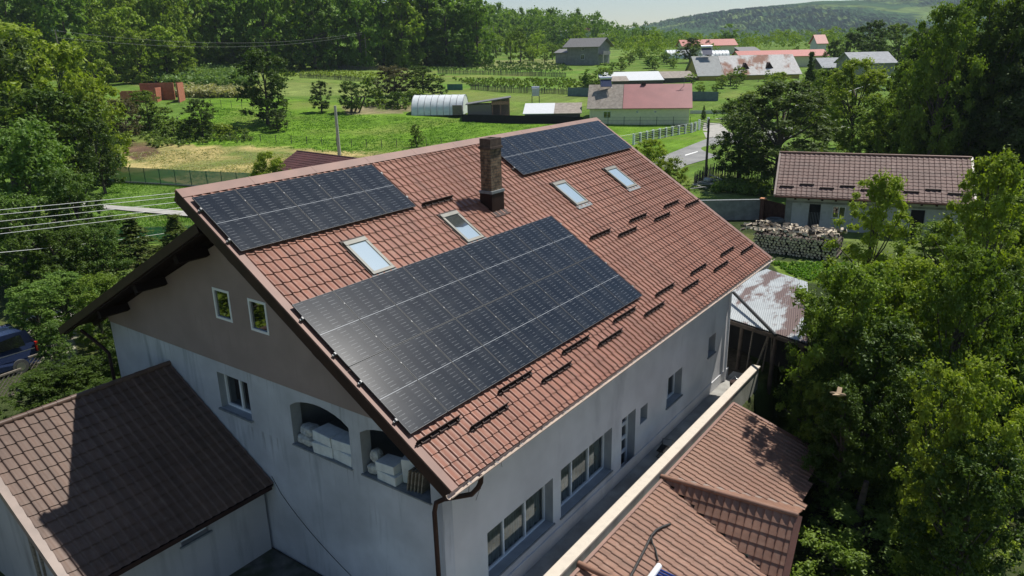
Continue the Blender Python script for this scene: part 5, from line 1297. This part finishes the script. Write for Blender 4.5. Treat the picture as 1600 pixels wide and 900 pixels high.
def make_tree_kind(key, shape, H, R_, k, cr, per, size, seed, base=.18, trunk_r=.2, limbs=14, flat=.7, up=.75):
    rng = np.random.default_rng(seed); U = clumps(shape, k, cr, rng, base)
    C = U * np.array([R_ - cr * .6, R_ - cr * .6, H - cr * .5]); rv = rng.uniform(.35, 1.35, k)
    if shape == 'spruce': rv *= (1.15 - .75 * U[:, 2])
    Rd = np.stack([cr * rv, cr * rv, cr * flat * rv], 1)
    V, Q = leaves(C, Rd, per, size, rng, up)
    me = npmesh('crown_' + key, V, Q, LF['mid'])
    mb = MB(); zt = H * (.93 if shape == 'spruce' else .72); bend = rng.uniform(-.03, .03, 2) * H
    tp = [(bend[0] * math.sin(t * 2.2), bend[1] * math.sin(t * 2.7), zt * t - .3 * (t == 0)) for t in (0, .2, .4, .6, .8, 1)]
    mb.tube(tp, [trunk_r * (1.25 - t) for t in (0, .2, .4, .6, .8, 1.05)], 9)
    if shape != 'spruce':
        for i in rng.choice(k, min(limbs, k), replace=False):
            t0 = min(.9, max(.15, C[i][2] / zt * rng.uniform(.45, .75))); s0 = Vector((bend[0] * math.sin(t0 * 2.2), bend[1] * math.sin(t0 * 2.7), zt * t0)); e1 = Vector(C[i]); m1 = s0.lerp(e1, .5) + Vector((0, 0, -.05 * H * rng.random()))
            mb.tube([s0, m1, e1], [trunk_r * .42, trunk_r * .26, trunk_r * .08], 6)
    mt = mb.build('trunk_' + key, MT['bark']); tm = mt.data; bpy.data.objects.remove(mt)
    LIB[key] = (me, tm, H, R_)
make_tree_kind('near1', 'spread', 10, 3.6, 260, .55, 150, .19, 1, base=.12, trunk_r=.2, limbs=26)
make_tree_kind('near2', 'round', 10, 3.8, 270, .54, 145, .19, 2, base=.15, trunk_r=.2, limbs=26)
make_tree_kind('near3', 'column', 10, 2.8, 210, .46, 150, .18, 3, base=.10, trunk_r=.15, limbs=22)
make_tree_kind('walnut', 'spread', 10, 4.5, 210, .72, 150, .24, 4, base=.1, trunk_r=.28, limbs=24)
make_tree_kind('mid1', 'round', 10, 4.2, 140, .85, 72, .36, 5, base=.12, trunk_r=.22)
make_tree_kind('mid2', 'spread', 10, 4.0, 130, .8, 72, .36, 6, base=.12, trunk_r=.22)
make_tree_kind('mid3', 'column', 10, 3.0, 100, .72, 75, .34, 7, base=.12, trunk_r=.2)
make_tree_kind('forest1', 'round', 10, 4.2, 160, .85, 75, .40, 15, base=.0, trunk_r=.2)
make_tree_kind('forest2', 'spread', 10, 4.0, 160, .8, 75, .40, 16, base=.0, trunk_r=.2)
make_tree_kind('far1', 'round', 10, 4.0, 42, 1.05, 60, .55, 8, base=.12, trunk_r=.22, limbs=6)
make_tree_kind('far2', 'spread', 10, 3.8, 42, 1.0, 60, .55, 9, base=.15, trunk_r=.22, limbs=6)
make_tree_kind('spruce', 'spruce', 10, 2.6, 190, .85, 120, .20, 10, base=.03, trunk_r=.14, flat=.45)
make_tree_kind('shrub1', 'round', 3, 2.0, 45, .5, 150, .15, 12, base=.12, trunk_r=.06, limbs=10)
make_tree_kind('shrub2', 'spread', 3, 2.1, 40, .5, 150, .15, 13, base=.08, trunk_r=.06, limbs=10)
make_tree_kind('shrubfar', 'round', 3, 2.0, 26, .6, 45, .34, 14, base=.1, trunk_r=.06, limbs=3)
CROWNM = {}
def tree(key, P, H, R_, mat, label, name='tree', cat='tree', group=None, rz=None, bark='bark'):
    me, tm, h0, r0 = LIB[key]
    e = empty(name, P, label, cat, group, random.uniform(0, 6.28) if rz is None else rz); e.scale = (R_ / r0, R_ / r0, H / h0)
    c = bpy.data.objects.new('crown', me); COL.objects.link(c); c.parent = e; c.material_slots[0].link = 'OBJECT'; c.material_slots[0].material = LF[mat]
    t = bpy.data.objects.new('trunk', tm); COL.objects.link(t); t.parent = e
    if bark != 'bark': t.material_slots[0].link = 'OBJECT'; t.material_slots[0].material = MT[bark]
    return e
def T(key, px, d, top, wpx, mat, label, **k):
    P = atd(px, d); H = max(.8, zat(px, top, d) - P.z); return tree(key, P, H, max(.4, wpx / 2 * d / FPX), mat, label, **k)
def TB(key, px, base, top, wpx, mat, label, **k): return T(key, px, depth(at(px, base)), top, wpx, mat, label, **k)
# -- left
T('walnut', 48, 48, 186, 200, 'walnut', 'big walnut tree filling the left edge above the power lines')
T('walnut', 112, 46, 262, 120, 'walnut', 'lower walnut tree at the left edge of the clover lawn')
T('walnut', 10, 43, 300, 150, 'walnut', 'dense walnut tree behind the power lines at the far left edge')
T('walnut', 132, 43, 345, 100, 'walnut', 'rounded walnut bough mass left of the two young spruces')
T('walnut', 60, 41, 350, 140, 'dark', 'dark broadleaf tree below the power lines')
T('mid2', 28, 82, 46, 170, 'grey', 'tall olive coloured tree at the upper left')
T('mid1', 85, 78, 135, 150, 'dark', 'dark tree below the tall olive one at upper left')
T('mid1', 132, 86, 62, 130, 'bright', 'tall yellow green tree at upper left')
T('mid2', 172, 84, 118, 90, 'bright', 'smaller yellow green tree beside the brick shell')
T('mid2', 135, 80, 150, 120, 'mid', 'dense green tree under the tall yellow green one')
T('mid1', 165, 76, 185, 80, 'dark', 'dark low tree above the start of the green net fence')
T('mid2', 15, 110, 18, 190, 'bright', 'bright green tree rising behind the tall olive one')
T('mid1', 70, 120, 35, 120, 'bright', 'bright green tree behind the tall yellow green one')
TB('mid2', 215, 222, 152, 52, 'brown', 'bronze leaved small tree before the brick shell')
TB('mid1', 252, 205, 140, 62, 'mid', 'fresh green round tree right of the bronze one')
TB('mid3', 195, 215, 150, 40, 'bright', 'slender bright tree left of the bronze one')
TB('mid1', 330, 215, 153, 56, 'dark', 'dark bushy tree at the near edge of the meadow')
for i, (px, b, t, w_) in enumerate(((288, 212, 185, 50), (310, 218, 190, 45), (362, 212, 192, 40), (205, 232, 205, 40), (185, 250, 222, 60), (180, 258, 235, 36))):
    TB('shrubfar', px, b, t, w_, ('mid', 'mid', 'bright', 'mid', 'mid', 'bright')[i], 'shrub, %s, in the rough strip left of the meadow' % ('first left of the dark bushy tree', 'low under the dark bushy tree', 'right of the dark bushy tree', 'beneath the bronze tree', 'on the brown soil patch', 'lowest by the net fence')[i], name='shrub', cat='shrub')
TB('mid1', 432, 195, 74, 96, 'dark', 'big dark solitary tree standing in the bright meadow')
TB('mid3', 447, 206, 168, 34, 'grey', 'greyish shrub at the foot of the big solitary tree', name='shrub', cat='shrub')
TB('mid3', 516, 176, 123, 34, 'dark', 'small dark round tree right of the big solitary one')
TB('mid2', 562, 176, 126, 44, 'dark', 'small dark tree standing over the leaning logs')
TB('mid2', 628, 150, 102, 64, 'brown', 'brownish open tree in the clump above the greenhouse')
TB('mid1', 672, 150, 102, 62, 'dark', 'dark green tree in the clump above the greenhouse')
for i, (px, b, t, w_) in enumerate(((600, 165, 135, 40), (632, 168, 140, 44), (660, 158, 138, 46), (695, 150, 130, 30), (590, 150, 118, 30))): TB('shrubfar', px, b, t, w_, 'dark' if i % 2 else 'mid', 'shrub in the clump behind the greenhouse, %s from the left' % ('second', 'third', 'fourth', 'rightmost', 'first')[i], name='shrub', cat='shrub')
TB('mid3', 658, 230, 192, 24, 'mid', 'young sapling alone in the meadow above the ridge')
TB('mid1', 395, 112, 66, 52, 'mid', 'round green tree at the field edge left of the wood')
TB('mid1', 460, 105, 50, 66, 'grey', 'grey green tree before the wood, left of the wooden pole')
TB('mid1', 522, 100, 48, 52, 'grey', 'pale grey tree before the wood next to the wooden pole')
TB('mid3', 507, 103, 76, 20, 'bright', 'little bright tree between the two grey green ones')
TB('far1', 275, 105, 83, 34, 'grey', 'grey bush at the foot of the left wooded slope', name='shrub', cat='shrub')
T('spruce', 195, 45, 334, 120, 'conifer', 'left one of two young spruces behind the dark gable eave', name='spruce_tree')
T('spruce', 264, 47, 332, 110, 'conifer', 'right one of two young spruces behind the dark gable eave', name='spruce_tree')
T('shrub2', 235, 43, 415, 90, 'mid', 'green bush between the two young spruces', name='shrub', cat='shrub')
T('shrub1', 150, 42, 420, 100, 'weed', 'yellowish bush left of the two young spruces', name='shrub', cat='shrub')
T('near2', 60, 35, 428, 150, 'walnut', 'spreading low tree over the drive and the van')
T('near1', 118, 33, 432, 110, 'mid', 'spreading low tree beside the left eave')
T('near1', 10, 33, 445, 110, 'walnut', 'low leafy tree at the left edge above the van')
T('near3', 28, 30, 505, 62, 'walnut', 'slender leafy tree partly hiding the van')
T('near3', 152, 31, 480, 70, 'dark', 'dark slender tree tucked under the left eave')
T('near1', 128, 28, 560, 110, 'dark', 'dark shaded tree left of the annex ridge')
T('near3', 70, 27, 575, 90, 'dark', 'dark shaded tree in front of the lattice fence')
T('near3', 20, 25, 640, 90, 'dark', 'dark shaded shrub behind the annex roof edge', name='shrub', cat='shrub')
T('near1', 45, 27, 566, 150, 'dark', 'dark thicket tree below the van'); T('near2', 155, 28, 520, 110, 'dark', 'dark tree between the drive and the left eave'); T('near1', 95, 24.5, 600, 150, 'dark', 'dark low tree close behind the annex ridge'); T('near2', -10, 26, 585, 120, 'dark', 'dark tree at the left edge behind the annex')
T('shrub1', 2, 22.5, 622, 70, 'weed', 'yellow green bush tip peeking over the annex ridge', name='shrub', cat='shrub')
T('shrub1', -5, 45, 392, 50, 'bright', 'bright green bush at the left edge below the lines', name='shrub', cat='shrub')
T('near2', 425, 62, 236, 76, 'bright', 'bright young tree behind the ridge left of the wine roof')
# trees of the yard in front of the gable (mirrored in its attic panes)
tree('mid2', Vector((-13.5, -8.5, 0)), 5.6, 3.2, 'bright', 'dark tree in the yard below the gable, outside the picture')
tree('mid1', Vector((-17, -9.5, 0)), 6.5, 3.4, 'mid', 'green tree in the yard below the annex, outside the picture')
tree('mid2', Vector((-18, -22, 0)), 10, 5.5, 'mid', 'larger tree at the end of the yard below the annex, outside the picture')
tree('mid2', Vector((-9.5, -9, 0)), 5, 2.6, 'dark', 'small dark tree close to the annex gable, outside the picture')
# -- right of the ridge
T('near2', 1020, 64, 216, 72, 'bright', 'yellow green tree between the far roof corner and the road')
T('near1', 1052, 57, 246, 66, 'bright', 'yellow green bush hugging the far roof edge')
T('shrub1', 1075, 54, 285, 40, 'weed', 'small bush at the roof edge below the road', name='shrub', cat='shrub')
T('near2', 1222, 70, 124, 190, 'grey', 'large willow like tree above the workshop')
T('near1', 1160, 76, 150, 110, 'dark', 'dark open tree right of the road pole')
T('near2', 1330, 84, 90, 130, 'bright', 'bright green tree behind the willow like one')
T('mid1', 1290, 100, 105, 80, 'mid', 'green tree between the barn and the bright tree')
T('spruce', 1256, 118, 76, 46, 'dark', 'dark spruce in front of the barn roof', name='spruce_tree')
TB('spruce', 1099, 186, 164, 12, 'dark', 'tiny dark conifer beside the cream house', name='spruce_tree')
TB('mid1', 1073, 98, 58, 36, 'dark', 'round dark tree between the far tunnels')
TB('far1', 1099, 96, 62, 14, 'brown', 'slim bronze tree beside the far right tunnel')
for i, (px, d, t, w_) in enumerate(((1312, 190, 50, 50), (1345, 195, 31, 66), (1385, 198, 36, 66), (1425, 200, 42, 60), (1290, 180, 62, 36), (1352, 180, 60, 50))): T('mid1', px, d, t, w_, 'dark' if i != 2 else 'mid', 'rounded tree in the group behind the grey ribbed roof, %s' % ('second from left', 'tallest', 'right of the tallest', 'rightmost', 'leftmost', 'lowest in front')[i])
# tall dark trees upper right
for i, (k_, px, d, t, w_, m_) in enumerate((('near2', 1452, 64, 2, 120, 'mid'), ('near1', 1525, 66, -25, 150, 'mid'), ('near2', 1605, 64, -20, 160, 'dark'), ('near1', 1412, 68, 92, 90, 'mid'), ('near2', 1480, 66, 105, 130, 'dark'), ('near1', 1560, 64, 95, 150, 'dark'), ('near2', 1420, 70, 165, 100, 'dark'), ('near2', 1640, 60, 60, 170, 'grey'), ('near1', 1370, 72, 150, 90, 'mid'), ('near1', 1520, 65, 160, 150, 'dark'))):
    T(k_, px, d, t, w_, m_, ('tall dark tree with the leftmost top in the upper right corner', 'tallest dark tree at the upper right', 'tall dark tree at the right edge of the upper corner', 'green tree leaning out left of the tall dark ones', 'dark tree below the leftmost tall top', 'dark tree low in the middle of the upper right wood', 'dark low tree behind the workshop ridge', 'olive tree at the right edge behind the workshop', 'green low tree left behind the workshop ridge', 'dark low tree behind the right end of the workshop')[i])
for i, (px, d, t, w_) in enumerate(((1500, 80, -10, 150), (1580, 78, -25, 150), (1430, 84, 45, 110), (1640, 72, 0, 150), (1545, 66, 20, 150))): T('near2', px, d, t, w_, 'dark', 'dark tree deep inside the upper right wood, behind the tall front ones', group='inner trees of the upper right wood')
T('near1', 1610, 33, 300, 190, 'mid', 'green tree at the right edge behind the bright tall one'); T('near2', 1500, 36, 345, 150, 'mid', 'green tree in front of the workshop right half'); T('near1', 1640, 25, 420, 200, 'dark', 'dark tree at the right edge at mid height')
for i, (px, d, t) in enumerate(((1720, 40, 250), (1850, 48, 150), (1700, 24, 480), (1900, 34, 330), (1760, 60, 80))): T('near2', px, d, t, 220, 'mid', 'green tree of the orchard beyond the right edge of the picture', group='orchard trees past the right edge')
# near right trees; dark leaf colour also paints in the thicket shade
for i, (k_, px, d, t, w_, m_) in enumerate((('near3', 1388, 31, 268, 130, 'bright'), ('near3', 1565, 28, 236, 150, 'bright'), ('near2', 1455, 27, 400, 200, 'bright'), ('near1', 1362, 27, 425, 165, 'mid'), ('near2', 1545, 24, 380, 200, 'mid'), ('near1', 1420, 23.5, 500, 220, 'dark'), ('near2', 1322, 26.5, 480, 120, 'dark'), ('near1', 1590, 18, 560, 220, 'bright'), ('near2', 1500, 21, 580, 170, 'dark'), ('near3', 1375, 22, 590, 130, 'dark'), ('near1', 1625, 17, 690, 240, 'dark'), ('near3', 1335, 24, 560, 110, 'dark'))):
    T(k_, px, d, t, w_, m_, ('bright slender tree whose top reaches over the workshop eave', 'bright tall tree hiding the right end of the workshop', 'bright leafy tree below the workshop windows', 'green tree right of the woodpile', 'green tree at the right edge below the workshop', 'dark tree in the middle of the right thicket', 'dark tree leaning towards the rusty sheet roof', 'sunlit tree at the right edge, lower half', 'green tree in the lower right thicket', 'dark tree beside the outbuilding corner', 'dark tree in the lower right corner', 'dark slender tree right of the terrace end')[i])
tree('near1', Vector((11.6, 17.4, -2.4)), 8.6, 2.2, 'mid', 'leafy tree shading the far end of the outbuilding roof')
for i, (px, py, h, w_, m_) in enumerate(((1345, 870, 1.8, 1.6, 'weed'), (1420, 850, 2.2, 1.7, 'weed'), (1500, 880, 1.8, 1.6, 'bright'), (1300, 905, 1.6, 1.5, 'mid'), (1390, 800, 2.0, 1.5, 'bright'), (1455, 905, 1.5, 1.4, 'weed'))):
    P = atz(px, py, -2.4); tree('shrub%d' % (1 + i % 2), Vector((P.x, P.y, float(ter(P.x, P.y)))), h, w_, m_, 'undergrowth bush at the bottom right, %s' % ('beside the cross gable', 'brightest in the gap', 'right of the dark trunk', 'lowest by the outbuilding', 'higher in the gap', 'at the bottom edge')[i], name='shrub', cat='shrub')
for i, (x, y) in enumerate(((13.2, 13.8), (16.3, 12.2))):
    mb = MB(); mb.tube([(0, 0, -.3), (.1, .15, 1.2), (.2, .1, 2.4)], [.16, .13, .08], 9)
    P = Vector((x, y, -2.4)); tag(mb.build('bare_tree', MT['bark'], None, P), ('dark short tree stem right of the cross gable', 'dark tree stem in the bottom right thicket')[i], 'tree')
# weeds and grass clumps
def tufts(name, pts, h, size, per, mat, seed=3, spread=.35, up=.9):
    rng = np.random.default_rng(seed); C = np.array([[p[0], p[1], float(ter(p[0], p[1])) + h * .4] for p in pts]); hv = rng.uniform(.6, 1.2, len(C)) * h
    V, Q = leaves(C, np.stack([hv * spread * 1.6, hv * spread * 1.6, hv * .5], 1), per, size, rng, .3, .1)
    o = bpy.data.objects.new(name, npmesh(name, V, Q, LF[mat])); COL.objects.link(o); return tag(o, kind='stuff')
def scatter(pxpoly, n, seed=1):
    W = np.array([at(*p)[:2] for p in pxpoly]); rng = np.random.default_rng(seed); lo, hi = W.min(0), W.max(0); out = []
    while len(out) < n:
        q = rng.uniform(lo, hi, (n * 3, 2)); q = q[inpoly(q[:, 0], q[:, 1], W)]; out += list(q)
    return out[:n]
tufts('tall_weeds', scatter([(1112, 302), (1125, 286), (1195, 290), (1200, 308)], 160, 2), 1.0, .28, 60, 'weed', 4)
tufts('reed_bed', scatter([(232, 128), (250, 113), (300, 110), (392, 115), (398, 136), (280, 136)], 700, 5), 3.0, .8, 26, 'reed', 5)
tufts('reed_bed', scatter([(280, 143), (395, 147), (400, 154), (278, 152)], 420, 6), 2.2, .6, 26, 'straw', 6)
tufts('garden_crops', scatter([(600, 98), (700, 95), (880, 100), (895, 112), (700, 110), (600, 108)], 900, 7), .9, .5, 12, 'reed', 7)
tufts('garden_crops', scatter([(440, 108), (600, 114), (690, 120), (690, 132), (600, 126), (420, 118)], 600, 8), .6, .4, 12, 'bright', 8)
tufts('garden_crops', scatter([(700, 122), (890, 124), (930, 138), (740, 136)], 500, 9), .7, .45, 12, 'mid', 9)
tufts('tall_weeds', scatter([(255, 185), (385, 205), (400, 222), (240, 232), (200, 205)], 420, 11), .8, .35, 30, 'weed', 11)
def world_scatter(pxpoly, n, seed): return scatter(pxpoly, n, seed)
tufts('meadow_grass', scatter([(290, 226), (275, 190), (330, 168), (640, 184), (920, 194), (925, 236), (620, 246), (480, 234)], 7000, 31), .11, .17, 8, 'grass', 31, 6)
tufts('meadow_grass', scatter([(160, 282), (330, 294), (420, 300), (320, 372), (150, 372)], 2500, 32), .10, .14, 8, 'grass', 32, 5)
tufts('meadow_grass', scatter([(200, 240), (330, 232), (640, 242), (560, 262), (300, 290)], 2500, 33), .10, .16, 8, 'straw', 33, 6)
tufts('lawn_grass', scatter([(1205, 412), (1330, 414), (1330, 452), (1245, 436)], 500, 12), .22, .12, 40, 'grass', 12)
tufts('thicket_ground_cover', [tuple(q) for q in np.random.default_rng(3).uniform((8.8, 2), (22, 30), (420, 2)) if not (q[0] < 12.6 and q[1] < 16)], .7, .17, 90, 'dark', 13)
tufts('tall_weeds', scatter([(540, 160), (660, 160), (665, 172), (545, 172)], 120, 14), .8, .35, 25, 'weed', 14)
# -- bushes of the gardens and the valley floor, each its own
rnd = random.Random(5)
def row(n, x0, x1, y0, y1, hr_, keys, mats, label, group, name='shrub', cat='shrub'):
    for k in range(n):
        px = rnd.uniform(x0, x1); P = at(px, rnd.uniform(y0, y1)); H = rnd.uniform(*hr_); tree(rnd.choice(keys), P, H, H * rnd.uniform(.42, .7), rnd.choice(mats), label, name=name, cat=cat, group=group)
row(16, 950, 1062, 90, 112, (2.5, 5), ['far1', 'far2'], ['far', 'mid', 'farbright'], 'garden shrub between the grey concrete house and the barn', 'shrubs of the middle gardens')
row(10, 825, 880, 84, 98, (3, 6), ['far1', 'far2'], ['farbright', 'mid'], 'light green shrub left of the grey concrete house', 'shrubs left of the concrete house')
row(8, 905, 950, 120, 150, (2, 4.5), ['far1'], ['far', 'mid'], 'shrub beside the blue grey sheet fence and white roofed shed', 'shrubs beside the white roofed shed')
row(12, 1080, 1205, 118, 150, (2, 3.5), ['far1', 'far2'], ['mid', 'farbright'], 'shrub in the yard before the yellow barn', 'shrubs before the barn')
row(12, 560, 900, 88, 94, (2, 4), ['shrubfar'], ['mid', 'far'], 'low shrub along the far edge of the gardens', 'shrubs at the far garden edge')
row(8, 1150, 1330, 150, 215, (3, 6), ['mid1', 'mid2'], ['mid', 'dark', 'bright'], 'bushy tree across the road behind the willow like tree', 'bushy trees across the road', 'tree', 'tree')
for i, (px, d, t, w_, m_) in enumerate(((806, 262, 46, 26, 'mid'), (820, 258, 42, 30, 'mid'), (846, 300, 46, 30, 'farbright'), (902, 330, 38, 20, 'farbright'), (784, 300, 58, 26, 'mid'))): T('far2', px, d, t, w_, m_, 'light tree left of the concrete house, %s' % ('second from left', 'third from left', 'fourth from left', 'small bright one above its roof', 'first from left')[i])
# wood front on the left: trees one can tell apart
front_px = [(-30, 205), (20, 212), (70, 205), (110, 215), (150, 208), (190, 214), (232, 205), (268, 212), (300, 206), (335, 218), (372, 222), (408, 226), (442, 222), (478, 230), (512, 226), (548, 233), (583, 232), (615, 240), (648, 238), (680, 246), (712, 244), (742, 252), (755, 244)]
for i, (px, d) in enumerate(front_px):
    t = random.uniform(-55, -15) if i < 20 else -8
    m_ = 'farbright' if 5 <= i <= 9 or i in (13, 18) else 'far'
    T(random.choice(['forest1', 'forest2']), px, d, t, random.uniform(70, 95) * (1 if i < 21 else .7), m_, 'tall broadleaf tree in the front row of the wood', group='trees at the front of the wood', name='forest_tree')
for i, (px, d, b) in enumerate(((215, 190, 20), (250, 185, 45), (290, 190, 38), (310, 192, 60), (180, 180, 55), (240, 195, 8))): T('forest2', px, d, b, 64, 'farbright', 'light green tree at the foot of the left wooded slope', group='light trees of the left slope', name='forest_tree')
row(46, -40, 770, 88, 100, (3, 7), ['far1', 'far2'], ['far', 'farbright', 'mid'], 'leafy shrub filling the foot of the wood', 'shrubs at the foot of the wood')
def merged(name, items, seed, leafm='far', per=34, k=22):
    """far woodland that reads as one mass: (x, y, H, R)"""
    rng = np.random.default_rng(seed); VV, n = [], 0
    base = [clumps('round', k, 1, rng, .12) for _ in range(6)]
    Cs, Rs, sz = [], [], []
    for (x, y, H, R_) in items:
        U = base[rng.integers(6)]; th = rng.uniform(0, 6.28); c, s_ = math.cos(th), math.sin(th)
        X = (U[:, 0] * c - U[:, 1] * s_) * R_ * .85 + x; Y = (U[:, 0] * s_ + U[:, 1] * c) * R_ * .85 + y; Zc = U[:, 2] * H * .93 + float(ter(x, y))
        Cs.append(np.stack([X, Y, Zc], 1)); Rs.append(np.full((k, 3), R_ * .3)); sz.append(np.full(k * per, R_ * .17))
    C = np.concatenate(Cs); Rd = np.concatenate(Rs) * np.array([1, 1, .8]); 
    V, Q = leaves(C, Rd, per, 1.0, rng, .35); V4 = V.reshape(-1, 4, 3); ctr = V4.mean(1, keepdims=True); V = (ctr + (V4 - ctr) * np.concatenate(sz)[:, None, None]).reshape(-1, 3)
    o = bpy.data.objects.new(name, npmesh(name, V, Q, LF[leafm])); COL.objects.link(o); return tag(o, kind='stuff')
rng = np.random.default_rng(21)
items = []
for _ in range(130):
    px = rng.uniform(-120, 745); d = rng.uniform(225, 380) + max(0, px) * .03; P = atd(px, d); items.append((P.x, P.y, rng.uniform(19, 26), rng.uniform(5, 7.5)))
merged('woodland', items, 1)
items = []
for _ in range(420):       # far treeline, hill shoulder left of the gap
    px = rng.uniform(690, 1060); d = rng.uniform(380, 560); top = np.interp(px, [690, 770, 800, 880, 930, 960, 1000, 1060], [-5, 0, 8, 10, 18, 34, 38, 44]) + rng.uniform(0, 26)
    P = atd(px, d); H = zat(px, top, d) - P.z
    if H > 6: items.append((P.x, P.y, H, H * rng.uniform(.3, .42)))
for _ in range(380):
    px = rng.uniform(960, 1700); d = rng.uniform(330, 760); top = np.interp(px, [960, 1040, 1150, 1250, 1400, 1700], [44, 47, 46, 44, 40, 36]) + rng.uniform(0, 20)
    P = atd(px, d); H = zat(px, top, d) - P.z
    if H > 3: items.append((P.x, P.y, min(H, 18), min(H, 18) * rng.uniform(.35, .5)))
merged('woodland', items, 2, per=20, k=18)
items = []
for _ in range(150):
    px = rng.uniform(780, 1320); d = rng.uniform(262, 420); P = atd(px, d); H = rng.uniform(4, 9); items.append((P.x, P.y, H, H * rng.uniform(.4, .55)))
merged('woodland', items, 3, 'farbright', per=20, k=16)
for i, (px, t, w_) in enumerate(((866, 10, 22), (905, 11, 26), (935, 16, 18), (1006, 32, 12), (990, 34, 14), (1130, 36, 30), (822, 9, 26), (842, 13, 20), (790, 1, 30))): T('far1', px, 400 - (60 if px > 1100 else 0), t, w_ * 1.2, 'far', 'big tree rising above the far treeline, %s from the left' % ('fourth', 'fifth', 'sixth', 'eighth', 'seventh', 'last', 'second', 'third', 'first')[i])

# ================================================================ FAR HILL
def far_hill(name, dn, df, prof, seed, treey=6.0, mats=None):
    rng = np.random.default_rng(seed); nx, ny = 420, 70
    pxs = np.linspace(prof[0][0], prof[-1][0], nx); ds = np.linspace(dn, df, ny)
    PX, Dd = np.meshgrid(pxs, ds, indexing='ij'); S_ = (PX - 800) / FPX * (dn + df) / 2 * 1.0
    X = CAM[0] + FW[0] * Dd + RT[0] * S_; Y = CAM[1] + FW[1] * Dd + RT[1] * S_
    topz = np.array([zat(px, np.interp(px, [p[0] for p in prof], [p[1] for p in prof]), (dn + df) / 2 + (df - dn) * .3) for px in pxs])
    t = (Dd - dn) / (df - dn); shape = np.sin(np.clip(t / .8, 0, 1) * math.pi / 2) ** 1.3
    Z = 8 + (topz[:, None] - 8) * shape + rng.uniform(0, treey, X.shape) * (.5 + .5 * np.sin(S_ * .01 + 3 * t)) - np.clip(t - .8, 0, 1) * 200
    i = np.arange(nx - 1)[:, None]; j = np.arange(ny - 1)[None, :]
    Q = np.stack(np.broadcast_arrays(i * ny + j, (i + 1) * ny + j, (i + 1) * ny + j + 1, i * ny + j + 1), -1).reshape(-1, 4)
    o = bpy.data.objects.new(name, npmesh(name, np.stack([X, Y, Z], -1).reshape(-1, 3), Q, mats)); COL.objects.link(o); tag(o, kind='structure')
hm, nt, p, out = newmat('far_hill_cover')
c1, _ = noise_col(nt, .006, (.045, .095, .035), (.13, .19, .05), .54, .57, 6); c2, _ = noise_col(nt, .03, (.55, .55, .55), (1.25, 1.25, 1.25), .35, .65, 6)
c = mixc(nt, 1.0, c1, c2, 'MULTIPLY'); nt.links.new(c, p.inputs['Base Color']); p.inputs['Roughness'].default_value = 1; p.inputs['Specular IOR Level'].default_value = 0
far_hill('far_hill', 1500, 2600, [(980, 50), (1050, 40), (1120, 30), (1200, 17), (1260, 8), (1320, 2), (1400, 4), (1480, 3), (1600, -4), (1800, 0)], 4, 16, hm)

# ================================================================ 0.00011
mb = MB(); mb.box((-2400, -120, -12), (1700, 3000, 260)); hz = mb.build('haze', []); hz['kind'] = 'stuff'
hmt = bpy.data.materials.new('haze_air'); hmt.use_nodes = True; n = hmt.node_tree.nodes; n.remove(n['Principled BSDF']); v = n.new('ShaderNodeVolumePrincipled')
v.inputs['Color'].default_value = (.72, .84, 1, 1); v.inputs['Density'].default_value = 0.00011; v.inputs['Anisotropy'].default_value = .2
hmt.node_tree.links.new(v.outputs[0], n['Material Output'].inputs['Volume']); hz.data.materials.append(hmt)
